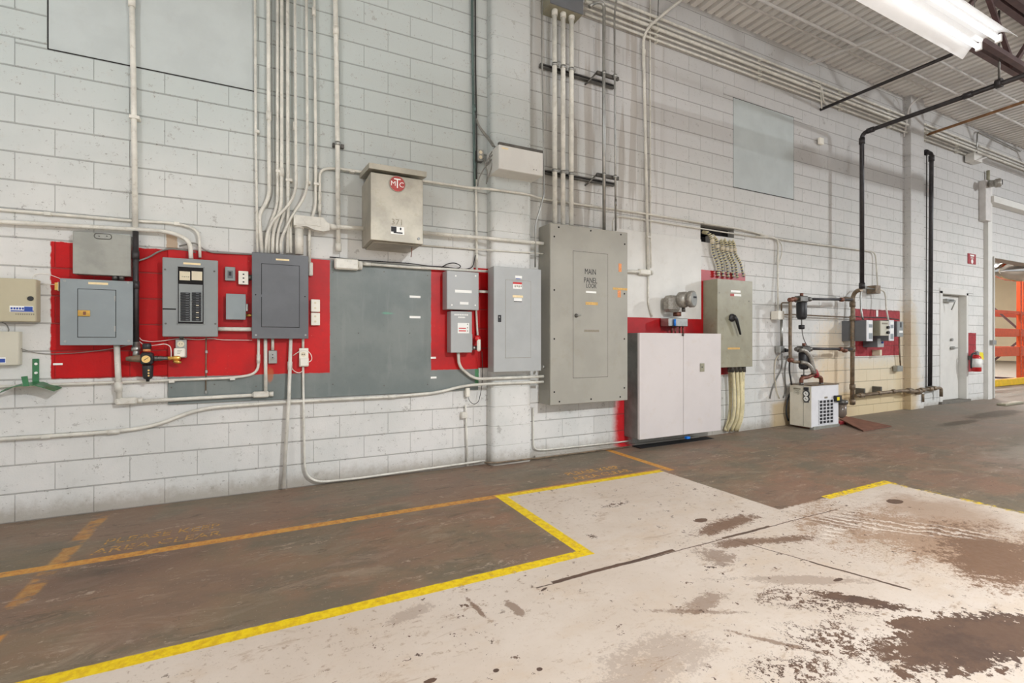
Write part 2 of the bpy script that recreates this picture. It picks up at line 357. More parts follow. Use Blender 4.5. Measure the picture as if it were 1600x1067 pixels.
    for (px, py, rx, ry, ro, k_) in ((1520, 998, .46, .15, -.1, 1.7), (1345, 938, .17, .045, -.85, 2.0), (1425, 975, .10, .05, -.3, 2.2), (1310, 905, .035, .012, 0, .8), (1398, 783, .07, .045, 0, .4), (965, 787, .16, .05, .2, 3.2), (925, 838, .04, .05, 0, 3.2), (850, 920, .03, .01, .4, 1), (672, 1063, .022, .012, 0, 1.), (843, 1045, .012, .01, 0, .5), (775, 1047, .012, .01, 0, .5), (1095, 812, .05, .03, 0, 1.2), (1275, 940, .3, .12, -.6, 3.4), (1300, 1000, .25, .15, -.6, 3.6), (1230, 1045, .25, .1, -.3, 3.6)):
        p = Fp(px, py); q = ell(x, y, p.x, p.y, rx, ry, (c-.5)*k_+(b-.5)*k_*.7, .06, ro)
        if k_ > 3: q = q*(c+g*.3).ss(.66, .68)
        peel = q if peel is None else peel.max(q)
    spk = (t.noise(16, 5, .75, off=21)).ss(.69, .70)*t.noise(1.6, 2, .5, off=31).ss(.42, .55)
    peel = peel.max(spk)
    def seg(x0, y0, x1, y1, wd):
        L = math.hypot(x1-x0, y1-y0); ux, uy = (x1-x0)/L, (y1-y0)/L; dx = x-x0; dy = y-y0
        u = dx*ux+dy*uy; v = (dy*ux-dx*uy)+(b-.5)*.03
        return ((u-L/2).abs()-L/2).max(v.abs()-wd/2).ss(.003, -.003)
    crack = seg(1.3, -2.352, 2.15, -2.345, .024).max(seg(1.2, -2.36, 3.75, -2.37, .007)).max(seg(2.58, -2.37, 2.86, -3.2, .007)).max(seg(2.72, -2.8, 2.86, -3.22, .014)).max(seg(2.55, -2.36, 3.0, -2.36, .022)*.9)
    wm2 = wm*(1-peel)*(1-crack)
    col = t.mix(wm2, conc, white)
    col = t.mix(wm*peel.max(crack), col, t.mix(b.ss(.4, .6), rgb(98, 76, 62), rgb(84, 66, 56)))
    # lines
    yel = t.mix(c.ss(.35, .7), rgb(226, 196, 8), rgb(206, 168, 20)); ora = t.mix(c.ss(.35, .65), rgb(200, 148, 66), rgb(186, 124, 50))
    wear = (c*.6+g*.4)
    e2 = (c-.5)*.008
    Y = boxm(x+e2, y+e2, -9, 1.70, -2.175, -2.10, .004).max(boxm(x+e2, y+e2, 1.62, 1.70, -2.175, -.95, .004)).max(boxm(x+e2, y+e2, 1.62, 3.36, -1.02, -.955, .004))
    Y = Y*(1-wear.ss(.60, .66)*boxm(x, y, 1.0, 1.75, -2.3, -1.4, .3)*.95)*(1-wear.ss(.66, .72)*.8)
    Y2 = boxm(x+e2, y+e2, 3.94, 4.86, -2.21, -2.14, .004).max(boxm(x+e2*2, y, 4.79, 4.86, -5, -2.14, .004)*b.ss(.62, .45)*wear.ss(.62, .5))
    O = boxm(x+e2, y+e2, -6, 1.63, -1.01, -.935, .006)*(1-wear.ss(.54, .68)*.7)*.9
    O = O.max(boxm(x+e2, y+e2, 1.62, 3.4, -.965, -.93, .005)*.8).max(boxm(x+e2, y+e2, 3.42, 3.50, -1.02, -.02, .005)*.95)
    O = O.max(boxm(x+e2*2+(b-.5)*.05, y+e2*2, -1.10, -1.02, -1.45, -.06, .012)*b.ss(.58, .44)*.55).max(boxm(x+e2, y+e2, -1.04, -.99, -1.75, -1.58, .01)*.8*b.ss(.6, .45))
    col = t.mix(O, col, ora)
    col = t.mix(Y.max(Y2*wear.ss(.64, .52)), col, yel)
    t.bump(b*.6+c*.4, .25, .01)
    return t.out(col, .48+c*.3-wm2*.08, 0, .4)
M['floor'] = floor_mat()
t = NT('stencil_paint'); M['stencil'] = t.out(t.mix(t.noise(30, 4, .7).ss(.42, .6), rgb(204, 154, 76), rgb(150, 116, 78)), .7)
t = NT('stencil_paint_worn'); M['stencil2'] = t.out(t.mix(t.noise(30, 4, .7).ss(.45, .6), rgb(176, 134, 72), rgb(124, 104, 80)), .7)
def deck_mat():
    t = NT('painted_roof_deck'); n = t.noise(2, 4); return t.out(t.mix(n.ss(.3, .7), rgb(205, 202, 198), rgb(214, 211, 206)), .45, 0, .4)
M['deck'] = deck_mat()
# ================================================================== setting
CH = .195; BL = .4214; CEIL = 5.52
X0W, X1W = -4.2, 13.35            # wall extents up to the opening
HEAD_X1 = 19.5
doorA = (P(1470, 455).x, P(1510, 455).x, 0.0, 2.19)
openA = (X1W, HEAD_X1, -.1, H+131/75.2)
holeA = (X_(1095), X_(1147), 2.635, 2.75); holeB = (X_(1095), X_(1112), 2.53, 2.64)
bdL = (X_(76), X_(397), H+458/223.3, CEIL-.4)
bdR = (X_(1146), X_(1240), H+242/115.9, H+381/115.9)
CUTS = [doorA, openA, holeA, holeB]
def cutrects(r, cuts):
    res = [r]
    for c in cuts:
        nx = []
        for (a, b, e, f) in res:
            if c[0] >= b or c[1] <= a or c[2] >= f or c[3] <= e: nx.append((a, b, e, f)); continue
            if e < c[2]: nx.append((a, b, e, c[2]))
            if f > c[3]: nx.append((a, b, c[3], f))
            lo, hi = max(e, c[2]), min(f, c[3])
            if a < c[0]: nx.append((a, c[0], lo, hi))
            if b > c[1]: nx.append((c[1], b, lo, hi))
        res = nx
    return [r for r in res if r[1]-r[0] > .012 and r[3]-r[2] > .012]
wb = MB()
for r in cutrects((X0W, HEAD_X1, -.1, CEIL+.12), CUTS): wb.box(r[0], r[1], .0035, .22, r[2], r[3])
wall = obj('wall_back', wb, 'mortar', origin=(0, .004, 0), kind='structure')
def blockmesh(L, h):
    m = MB(); gx_, gz = .0013, .0050; i = .003
    v = [(0, .012, 0), (L, .012, 0), (L, .012, h), (0, .012, h), (gx_*.6, .0062, gz*.6), (L-gx_*.6, .0062, gz*.6), (L-gx_*.6, .0062, h-gz*.6), (gx_*.6, .0062, h-gz*.6),
         (gx_+i*.5, 0, gz+i), (L-gx_-i*.5, 0, gz+i), (L-gx_-i*.5, 0, h-gz-i*.4), (gx_+i*.5, 0, h-gz-i*.4)]
    f = [(8, 9, 10, 11)]
    for k in range(4):
        k2 = (k+1) % 4; f.append((k, k2, 4+k2, 4+k)); f.append((4+k, 4+k2, 8+k2, 8+k))
    return v, f
COVER = [(93, 361, 208, 539), (253, 402, 342, 525), (393, 393, 482, 529), (565, 255, 662, 390), (848, 348, 981, 632), (983, 518, 1125, 686), (763, 0, 833, 720), (1102, 436, 1176, 577), (263, 400, 755, 631), (76, -50, 397, 110), (945, 362, 1094, 520), (1234, 598, 1311, 670), (1413, 200, 1445, 640), (1146, 165, 1240, 300)]
ph1 = X_(85.8); ph0 = X_(146.6)
cells = []
ncourse = int(CEIL/CH)+1
for c in range(ncourse):
    z0 = c*CH; z1 = min((c+1)*CH, CEIL+.1); ph = ph1 if c % 2 else ph0
    n = math.floor((X0W-ph)/BL)
    while ph+n*BL < HEAD_X1:
        a = ph+n*BL; b = a+BL; n += 1
        for r in cutrects((max(a, X0W), min(b, HEAD_X1), z0, z1), CUTS+[(bdL[0]-.008, bdL[1]+.008, bdL[2]-.008, bdL[3]+.008), (bdR[0]-.006, bdR[1]+.006, bdR[2]-.006, bdR[3]+.006)]): cells.append(r)
def proj(p):
    v = Vector(p)-Vector((0, -D, H)); dpt = v.x*CA+v.y*SA; rt = v.x*SA-v.y*CA
    if dpt < .2: return None
    return 800+FL*rt/dpt, 533-FL*v.z/dpt
def score(r):
    q = [proj((x, 0, z)) for x in (r[0], r[1]) for z in (r[2], r[3])]
    if None in q: return 0
    x0 = max(0, min(a[0] for a in q)); x1 = min(1600, max(a[0] for a in q)); ym = [min(a[1] for a in q), max(a[1] for a in q)]
    y0, y1 = max(0, ym[0]), min(1067, ym[1])
    if x1 <= x0 or y1 <= y0: return 0
    cx, cy = (x0+x1)/2, (y0+y1)/2
    if any(k[0] < cx < k[2] and k[1] < cy < k[3] for k in COVER): return 0
    hh = (abs(q[1][1]-q[0][1])+abs(q[3][1]-q[2][1]))/2
    return (x1-x0)*min(hh, y1-y0)
cells.sort(key=score, reverse=True)
cache = {}
rest = MB()
for i, r in enumerate(cells):
    L, h = r[1]-r[0], r[3]-r[2]
    if i < 300:
        key = (round(L, 4), round(h, 4))
        if key not in cache:
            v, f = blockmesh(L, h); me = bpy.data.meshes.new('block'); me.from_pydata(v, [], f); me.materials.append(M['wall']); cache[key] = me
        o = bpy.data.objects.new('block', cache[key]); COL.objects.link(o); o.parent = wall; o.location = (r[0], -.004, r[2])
    else:
        v, f = blockmesh(L, h); rest.add([(p[0]+r[0], p[1], p[2]+r[2]) for p in v], f)
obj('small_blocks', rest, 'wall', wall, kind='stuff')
hb = MB()
for r in (holeA, holeB): hb.box(r[0]-.01, r[1]+.01, .1, .215, r[2]-.01, r[3]+.01)
obj('wall_cavity', hb, 'hole', wall, label='dark opening in the blockwork above the disconnect switch')
# upper boards
for nm, b, lab in (('trim_1', bdL, 'large pale painted plywood panel high on the left wall'), ('trim_2', bdR, 'grey-white painted panel filling a former opening right of centre')):
    o = obj(nm, MB().box(b[0], b[1], -.001, .012, b[2], b[3], .002), 'upper_board', kind='structure', label=lab)
    obj('gap_backing', MB().box(b[0]-.008, b[1]+.008, .003, .0038, b[2]-.008, b[3]+.008), 'hole', o)  # dark sheet behind the board paints the shade of the joint around it
# pilasters
def pilaster(name, x0, x1, d, r, label):
    prof = [(x0, .0)]
    for q in range(6): a = math.pi/2*q/5; prof.append((x0+r-r*math.cos(a), -(d-r)-r*math.sin(a)))
    for q in range(6): a = math.pi/2*q/5; prof.append((x1-r+r*math.sin(a), -(d-r)-r*math.cos(a)))
    prof.append((x1, .0))
    cx, cy = (x0+x1)/2, -d/2
    def loft(m, z0, z1, g=.005):
        rings = [(z0, g), (z0+g, 0), (z1-g, 0), (z1, g)]; o = len(m.v); n = len(prof); vs = []
        for (z, ins) in rings:
            for p in prof: vs.append((p[0]+(ins if p[0] < cx else -ins), p[1]+(ins if p[1] < -.001 else 0), z))
        fs = [(a*n+k, a*n+k+1, (a+1)*n+k+1, (a+1)*n+k) for a in range(3) for k in range(n-1)]; fs += [tuple(range(n)), tuple(range(3*n, 4*n))]
        m.add(vs, fs, False); return m
    core = MB(); core.prism([(p[0]+(.0045 if p[0] < cx else -.0045), p[1]+.0045 if p[1] < -.001 else 0.004) for p in prof], -.05, CEIL, 'xy')
    pr = obj(name, core, 'mortar', kind='structure', origin=((x0+x1)/2, 0, 0), label=label)
    base = None
    for c in range(ncourse):
        z0, z1 = c*CH, min((c+1)*CH, CEIL)
        if z1-z0 < .02: continue
        if base is None:
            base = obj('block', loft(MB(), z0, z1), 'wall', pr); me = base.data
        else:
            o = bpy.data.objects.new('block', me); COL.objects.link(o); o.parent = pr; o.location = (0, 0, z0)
            if z1-z0 < CH-.01: o.scale.z = (z1-z0)/CH
    return pr
PD = .115
pilaster('trim_3', X_(761), P(831, 533, PD).x, PD, .045, 'round-cornered white block pilaster behind the tall grey panel')
pilaster('trim_4', X_(1413), P(1444, 533, .1).x, .1, .01, 'stained white block pilaster left of the second black pipe')
# floor
fm = MB(); xs = [-7, -4, -2, 0, 2, 3.8, 5, 6.5, 8, 9.5, 11.3, 13.4, 20, 46]; ys = [-16, -12, -8, -5, -2.5, -1, .25, 3, 9, 22]
vs = [(x, y, fz(x)) for x in xs for y in ys]; n = len(ys)
fs = [(i*n+j, (i+1)*n+j, (i+1)*n+j+1, i*n+j+1) for i in range(len(xs)-1) for j in range(n-1)]
o0 = len(vs); vs += [(x, y, -.2) for x in (xs[0], xs[-1]) for y in (ys[0], ys[-1])]
fs += [(o0, o0+1, o0+3, o0+2)]
fm.add(vs, fs)
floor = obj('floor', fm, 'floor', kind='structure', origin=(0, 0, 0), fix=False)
for (cx, m_, txt) in ((2.775, 'stencil', ('PLEASE KEEP', 'AREA CLEAR')), (-.6, 'stencil2', ('PLEASE KEEP', 'AREA CLEAR'))):
    for k, s_ in enumerate(txt):
        text(s_, (cx, -.69-.15*k, .001), .128, m_, floor, 'stencil_lettering', (0, 0, 0), .86 if k == 0 else .9, label='faded stencilled words '+s_.lower())
# ceiling deck: ribs run away from the wall
cm = MB(); px_ = X0W-3; prof = []
while px_ < 20: prof += [(px_, CEIL), (px_+.08, CEIL), (px_+.095, CEIL+.06), (px_+.14, CEIL+.06)]; px_ += .15
n = len(prof); vs = [(p[0], yy, p[1]) for yy in (.2, -16) for p in prof]+[(p[0], yy, CEIL+.12) for yy in (.2, -16) for p in (prof[0], prof[-1])]
fs = [(k, k+1, n+k+1, n+k) for k in range(n-1)]+[(2*n, 2*n+1, 2*n+3, 2*n+2)]
cm.add(vs, fs); obj('ceiling', cm, 'deck', kind='structure', origin=(0, 0, CEIL), fix=False)
# door
dz0 = .11
tr = MB(); x0, x1, z1 = doorA[0], doorA[1], doorA[3]
dr = .13
door = obj('door_1', MB().box(x0+.05, P(1497, 533, -dr).x, dr-.02, dr+.02, dz0, z1-.06, .003), 'smooth_white', kind='structure', label='white painted steel door set in the block wall')
fr = MB(); fr.box(x0-.05, x0+.05, -.012, dr+.02, dz0-.02, z1, .004); fr.box(x1-.02, x1+.05, -.012, dr+.02, dz0-.02, z1, .004); fr.box(x0-.05, x1+.05, -.012, dr+.02, z1-.05, z1+.06, .004); fr.box(P(1497, 533, -dr).x, x1, dr-.03, dr+.03, dz0, z1-.05, .002)
obj('door_frame', fr, 'smooth_white', door)
kp = P(1495, 543, -.06); hd = MB(); hd.cyl((kp.x-.12, .11, kp.z), (kp.x-.12, .05, kp.z), .03, 14); hd.tube([(kp.x-.12, .055, kp.z), (kp.x-.0, .05, kp.z)], .011, 8); hd.cyl((kp.x-.12, .11, kp.z+.16), (kp.x-.12, .075, kp.z+.16), .028, 14)
obj('door_handle', hd, 'steel', door)
cl = MB(); q = P(1478, 467, -.05); cl.box(q.x, q.x+.28, .03, .1, q.z-.05, q.z+.01, .004); cl.tube([(q.x+.1, .06, q.z-.02), (q.x+.12, -.05, q.z-.03), (q.x+.14, .02, q.z-.2)], .012, 6)
obj('door_closer', cl, 'steel', door)
obj('trim_5', MB().box(x0-.08, x1+.06, -.05, .2, .02, dz0, .004), flat('dark_concrete_sill', (104, 100, 92), .8), kind='structure', label='dark concrete sill below the white door')
# edge post and header of the wide opening
post = MB(); xa, xb = X_(1543, .06), X_(1549.5, .06)
post.box(xa, xb, -.07, .0, .06, H+247/76.); post.box(X_(1549.5), X_(1549.5)+.03, -.04, .22, .06, 3.0)
pst = obj('trim_6', post, 'smooth_white', kind='structure', label='white steel jamb at the edge of the wide opening')
g_ = MB(); g_.box(X_(1539.5, .1), X_(1548.5, .1), -.11, 0, H+(533-346)/77, H+(533-284)/77, .004); obj('guard_channel', g_, 'white_steel', pst)
cp = P(1549, 534, .08); obj('latch', MB().box(cp.x-.05, cp.x+.12, -.12, -.06, cp.z-.05, cp.z+.04, .005), 'steel', pst)
hp = P(1552.5, 305, .15)
obj('trim_7', MB().box(hp.x, HEAD_X1, -.16, 0, hp.z-.13, hp.z, .005), 'smooth_white', kind='structure', label='white track housing above the wide opening')
# curb strip along the wall foot
cb = MB(); cb.box(X_(834), X_(1090), -.03, 0, 0, .03, .006); obj('baseboard_1', cb, 'wall', kind='structure', label='low painted curb at the wall foot below the main panel')
# ================================================================== lights
FY = -2.43; FZ = 4.0
def reflector_light(x0, label, y0=FY):
    L = 2.44; x1 = x0+L; ro = thing('strip_light', label, 'light', (x0+L/2, y0, FZ), 'twin tube strip lights under the roof')
    # curved white reflector: two wings either side of a spine
    prof = []
    for q in range(7): a = q/6; prof.append((y0-.195+.13*a, FZ+.11*math.sin(a*math.pi/2)))
    prof += [(y0-.055, FZ+.075), (y0-.04, FZ+.115), (y0+.04, FZ+.115), (y0+.055, FZ+.075)]
    for q in range(7): a = 1-q/6; prof.append((y0+.195-.13*a, FZ+.11*math.sin(a*math.pi/2)))
    m = MB(); n = len(prof); up = [(p[0], p[1]+.006) for p in prof]
    vs = [(x, p[0], p[1]) for x in (x0, x1) for p in prof+up[::-1]]; k2 = 2*n
    m.add(vs, [(k, (k+1) % k2, k2+(k+1) % k2, k2+k) for k in range(k2)]+[(i, i+1, k2-2-i, k2-1-i) for i in range(n-1)]+[(k2+i, k2+k2-1-i, k2+k2-2-i, k2+i+1) for i in range(n-1)])
    obj('reflector', m, 'reflector', ro)
    obj('ballast_housing', MB().box(x0+.02, x1-.02, y0-.05, y0+.05, FZ+.12, FZ+.19, .006), 'reflector', ro)
    for s in (-1, 1):
        obj('tube', MB().cyl((x0+.03, y0+s*.07, FZ+.045), (x1-.03, y0+s*.07, FZ+.045), .019, 12), 'tube', ro)
        for xe in (x0+.005, x1-.03): obj('lamp_holder', MB().box(xe, xe+.025, y0+s*.07-.024, y0+s*.07+.024, FZ+.015, FZ+.085, .004), 'reflector', ro)
    for xe in (x0+.3, x1-.3): obj('hanger_chain', MB().cyl((xe, y0, FZ+.19), (xe, y0, CEIL), .004, 6), 'dark_steel', ro)
reflector_light(6.07-2.44, 'bright white twin tube strip light hanging under the roof at upper right')
for x, lb in ((9.6, 'twin tube strip light beyond the maroon truss end'),): reflector_light(x, lb)
for x, lb in ((-5.0, 'left'), (-1.2, 'middle'), (2.6, 'right')): reflector_light(x, 'added twin tube strip light out of view behind the camera, %s one of the rear row' % lb, -6.6)  # unseen rear row, added to spread the light farther from the wall
def high_bay(x, y, z, label, up=0.0):
    r_ = thing('high_bay_lamp', label, 'light', (x, y, z))
    obj('dome', MB().lathe((x, y, z+.28), (0, 0, -1), [(0, .05), (.03, .09), (.10, .17), (.24, .25), (.245, .24), (.10, .16), (.035, .08)], 24), 'reflector', r_)
    obj('ballast_can', MB().lathe((x, y, z+.28), (0, 0, 1), [(0, .08), (.02, .10), (.22, .10), (.25, .05)], 16), 'grey_dark', r_)
    obj('hanger_rod', MB().cyl((x, y, z+.5), (x, y, CEIL), .01, 8), 'dark_steel', r_)
    L_ = bpy.data.lights.new('bulb', 'POINT'); L_.energy = BAY*(1.75 if up else 1); L_.shadow_soft_size = .16; L_.color = (.93, .965, 1); lo = bpy.data.objects.new('bulb', L_); COL.objects.link(lo); lo.parent = r_; lo.location = (0, 0, up)  # raised bulb is stronger; dome rim shaped to keep light off the upper wall
high_bay(14, -6.5, 4.25, 'round high bay lamp hanging in the room toward the wide opening')
high_bay(-4.5, -7.0, 4.25, 'round high bay lamp hanging in the room behind the camera at left', .13)
high_bay(3.0, -8.0, 4.25, 'added high bay lamp out of view behind the camera at right', .13)  # added lamp, never in view, for frontal light
# ================================================================== roof steel
def bar(m, a, b, wd, h=None):     # rectangular bar between two points, upright
    a, b = Vector(a), Vector(b); h = h or wd; t_ = (b-a).normalized(); s_ = t_.cross(Vector((0, 0, 1)))
    s_ = s_.normalized() if s_.length > 1e-4 else Vector((1, 0, 0)); u = s_.cross(t_).normalized()
    vs = [p+s_*i*wd/2+u*j*h/2 for p in (a, b) for i, j in ((-1, -1), (1, -1), (1, 1), (-1, 1))]
    m.add(vs, [(0, 1, 2, 3), (7, 6, 5, 4), (0, 4, 5, 1), (1, 5, 6, 2), (2, 6, 7, 3), (3, 7, 4, 0)]); return m
def xline(px, py, z, x0, x1): p = Cp(px, py, z); return (x0, p.y, z), (x1, p.y, z)
a, b = xline(1600, 197, 5.40, 4.0, 19); obj('conduit_run', MB().tube([a, b], .018, 8), 'white_steel', label='white conduit under the roof deck, second line out from the wall', cat='conduit')
a, b = xline(1600, 164.5, 5.40, 4.0, 19); obj('conduit_run', MB().tube([a, b], .018, 8), 'white_steel', label='white conduit under the roof deck, third line out from the wall', cat='conduit')
p0 = Cp(1250, 46, 5.44); p1 = Cp(1464, 141, 5.44)
obj('conduit_run', MB().tube([(4.5, p0.y, 5.44), (p1.x, p0.y, 5.44), (p1.x-.1, -.45, 5.40), (p1.x-.12, -.12, 5.35), (p1.x-.12, -.03, 4.8)], .013, 8, .12), 'white_steel', label='white conduit nearest the wall that hooks down by the black pipe', cat='conduit')
q0 = Cp(1262, 101, 5.40); q1 = Cp(1420, 39, 5.40)
obj('bridging_bar', bar(MB(), q0, q1, .035, .035), 'white_steel', label='pale angle bar crossing the roof conduits', cat='roof bar')
TB = 4.72
ty = Cp(1600, 113, TB).y; tx0 = 5.2
tr = thing('roof_truss', 'maroon open-web roof truss behind the end of the strip light', 'truss', (10, ty, TB))
m = MB(); bar(m, (tx0, ty-.05, TB), (18, ty-.05, TB), .06, .06); bar(m, (tx0, ty+.05, TB), (18, ty+.05, TB), .06, .06); obj('bottom_chord', m, 'truss', tr)
m = MB(); bar(m, (tx0, ty-.05, CEIL-.04), (18, ty-.05, CEIL-.04), .07, .06); bar(m, (tx0, ty+.05, CEIL-.04), (18, ty+.05, CEIL-.04), .07, .06); obj('top_chord', m, 'truss', tr)
x = tx0; k = 0
while x < 17.5:
    za, zb = (TB, CEIL-.06) if k % 2 == 0 else (CEIL-.06, TB)
    obj('web_member', bar(MB(), (x, ty, za), (x+.8, ty, zb), .045, .045), 'truss', tr); x += .8; k += 1
# joists running away from the wall beyond the truss
for i, xx in enumerate((9.2, 11.6, 14.0, 16.4)):
    j = thing('roof_joist', 'steel roof joist number %s out past the strip light, running away from the wall' % ['one', 'two', 'three', 'four'][i], 'joist', (xx, -8, 5.1))
    m = MB(); bar(m, (xx, ty-.1, 5.0), (xx, -15, 5.0), .05, .05); obj('bottom_chord', m, 'truss', j)
    m = MB(); bar(m, (xx, ty-.1, CEIL-.03), (xx, -15, CEIL-.03), .05, .05); obj('top_chord', m, 'white_steel', j)
    m = MB(); yy = ty-.1; k = 0
    while yy > -14.5: bar(m, (xx, yy, 5.0 if k % 2 else CEIL-.03), (xx, yy-.45, CEIL-.03 if k % 2 else 5.0), .03, .03); yy -= .45; k += 1
    obj('web_rods', m, 'white_steel', j, kind='stuff')
# ================================================================== conduits
def path(pts): return [P(a, b, c) for a, b, c in pts]
def conduit(label, pts, r, mat='white_pipe', bend=.09, straps=(), coup=(), name='conduit', cat='conduit', n=10, group=None, strapmat=None):
    pp = path(pts) if not isinstance(pts[0], Vector) else pts
    mid = sum((Vector(p) for p in pp), Vector())/len(pp)
    if straps or coup:
        ro = thing(name, label, cat, (mid.x, mid.y, min(p.z for p in pp)), group); obj('tube', MB().tube(pp, r, n, bend), mat, ro)
        for (px, py, d) in straps:
            c = P(px, py, d); obj('strap', MB().box(c.x-r*1.15, c.x+r*2.3, min(0, c.y-r-.004), max(0, c.y-r+.012), c.z-.012, c.z+.012, .002), strapmat or mat, ro) if True else 0
        for (px, py, d, dx, dz) in coup:
            c = P(px, py, d); v = Vector((dx, 0, dz)).normalized(); obj('coupling', MB().cyl(c-v*.035, c+v*.035, r*1.28, 12), mat, ro)
        return ro
    return obj(name, MB().tube(pp, r, n, bend), mat, label=label, cat=cat, group=group)
# left end
conduit('tall white conduit standing alone on the far left wall', [(205.5, -30, .04), (209, 150, .04), (211.5, 362, .04)], .018, straps=[(208, 183, .04)], coup=[(206, 3, .04, 0, 1)])
ro = thing('air_pipe', 'black iron air line dropping past the blue-grey panel', 'pipe', P(212, 545, .06))
obj('tube', MB().tube(path([(211.8, 361, .06), (212.3, 450, .06), (212.8, 535, .06)]), .0185, 12), 'blackpipe', ro)
for y in (398, 445): c = P(212, y, .06); obj('coupling', MB().cyl(c-Vector((0, 0, .03)), c+Vector((0, 0, .03)), .023, 12), 'blackpipe', ro)
c = P(212.8, 540, .06); obj('union', MB().lathe(c+Vector((0, 0, -.07)), (0, 0, 1), [(0, .02), (.03, .022), (.031, .032), (.05, .034), (.065, .03), (.066, .026), (.10, .024)], 6), 'steel', ro)
conduit('thin white conduit running in from the left and bending down to the open breaker panel', [(-40, 325, .02), (0, 327, .02), (200, 344, .02), (273, 348, .02), (311, 358, .03), (312.5, 402, .05)], .0105, bend=.16, straps=[(73, 333.5, .02), (275, 349, .02)])
conduit('thick white conduit running in from the left and curving into the breaker panel top', [(-40, 342, .04), (0, 346, .04), (200, 357.3, .05), (262, 361, .05), (297, 374, .06), (298.5, 404, .08)], .0155, bend=.2)
conduit('grey cable looping from the black pipe to the breaker panel top', [(216, 407, .05), (232, 402, .02), (248, 392, .02), (265, 388, .02), (293, 390.5, .02), (306, 394, .02)], .006, 'rubber', .05, name='cable', cat='cable')
conduit('grey cable along the top of the red paint between two panels', [(280, 384, .04), (305, 378, .04), (316, 388, .035), (330, 394, .035), (352, 395, .035), (394, 397, .035)], .006, 'rubber', .06, name='cable', cat='cable')
conduit('short white conduit joining breaker panel and dark grey panel', [(340, 513.5, .07), (394, 514, .07)], .0165, 'white_pipe')
conduit('thin white conduit along the foot of the red paint, curving up at its right end', [(-40, 606, .03), (0, 603.5, .03), (200, 596, .03), (369, 589.5, .045), (403.5, 583, .045), (404, 529, .06)], .0105, bend=.17, straps=[(267, 595, .04), (362, 591, .045)], coup=[(403.8, 560, .05, 0, 1)])
conduit('stout white conduit dropping from the blue-grey panel', [(182.5, 538, .05), (186.5, 624, .05)], .019, coup=[(185, 604, .05, 0, 1)])
def fitting(label, l, t, b, r, d, dep_=.05, mat='white_pipe', taper=0):
    p0 = P(l, t, d); p1 = P(r, t, d); z1 = p0.z; z0 = P(l, b, d).z; ro = thing('elbow_fitting', label, 'conduit fitting', ((p0.x+p1.x)/2, -d/2, z0))
    obj('body', MB().box(p0.x, p1.x, -d, -d+dep_, z0, z1, .012), mat, ro)
    obj('cover_plate', MB().box(p0.x+.012, p1.x-.012, -d-.003, -d, z0+.008, z1-.008, .002), mat, ro)
    obj('gland', MB().cyl((p1.x, -d+dep_/2, (z0+z1)/2), (p1.x+.03, -d+dep_/2, (z0+z1)/2), (z1-z0)*.42, 12), mat, ro)
    return ro
fitting('white conduit body at the foot of the stout conduit below the blue-grey panel', 179, 622, 633, 214, .075)
conduit('white conduit running right from the elbow body to the one under the dark grey panel', [(214, 627, .05), (290, 622.5, .05), (395, 616.8, .05)], .014)
conduit('stout white conduit dropping from the dark grey panel', [(414.7, 527, .05), (415.2, 614, .05)], .014, 'white_pipe')
fitting('white conduit body under the dark grey panel', 394, 612, 621.5, 421, .075)
conduit('long white conduit low on the wall, rising in a slope then running right', [(-40, 689, .03), (0, 686, .03), (172, 674.5, .03), (240, 666, .03), (312, 637, .035), (440, 627.8, .04), (529, 623.3, .04), (608, 619.4, .04), (684, 613, .04), (723, 602.3, .05), (763, 599, PD+.03), (836, 596.5, PD+.03), (849, 596, PD+.03)], .0135, bend=.15, straps=[(70, 681.5, .03)], coup=[(178, 674, .03, 1, .05), (612, 619, .04, 1, 0)])
conduit('grey conduit curving from the small disconnect down and right behind the tall panel', [(716, 550, .08), (717, 572, .06), (741, 592, .05), (768, 590.5, PD+.03), (849, 587.5, PD+.03)], .015, bend=.2)
conduit('leaning white conduit from the dark grey panel to the floor', [(454.3, 528, .06), (451.5, 620, .07), (442.6, 762, .06)], .0145, coup=[(453, 571, .06, 0, 1)])
conduit('thin white conduit dropping to the floor and turning along the wall foot', [(473.5, 570, .045), (474.5, 650, .045), (476.5, 755, .045), (560, 746.5, .045), (726, 723.5, .045), (757, 719, .045)], .0095, bend=.17, mat='white_pipe')
ro = thing('conduit', 'short white conduit with a clamp rising from the floor left of the pilaster', 'conduit', P(730, 726, .03))
obj('tube', MB().tube(path([(727.5, 632, .03), (729, 680, .03), (730.5, 727, .03)]), .0105), 'white_pipe', ro)
c = P(725, 648, .03); obj('clamp', MB().box(c.x-.03, c.x+.03, -.05, 0, c.z-.03, c.z+.03, .006), 'white_pipe', ro)
c = P(730.5, 610, .04); obj('connector', MB().box(c.x-.02, c.x+.02, -.06, -.01, c.z-.06, c.z+.03, .006), 'outlet', ro)
conduit('thin black wire hanging in a loop below the white remote', [(753, 549, .13), (754, 575, .10), (753, 605, .08), (748, 627, .06), (741, 632, .05), (733, 626, .05), (730.5, 614, .05)], .003, 'wire_black', .08, name='wire', cat='wire', n=6)
conduit('white conduit hugging the right edge of the pilaster then turning along the curb', [(833.5, 636, .03), (833.5, 702, .03), (850, 702.5, .03), (969, 690, .03), (985, 688, .03)], .0085, bend=.1)
conduit('rigid grey conduit lying along the floor edge under the pilaster', [(757, 722, .14), (775, 722.5, .16), (850, 714, .09), (960, 700, .06), (985, 697, .06)], .009, 'oldpipe', .08)
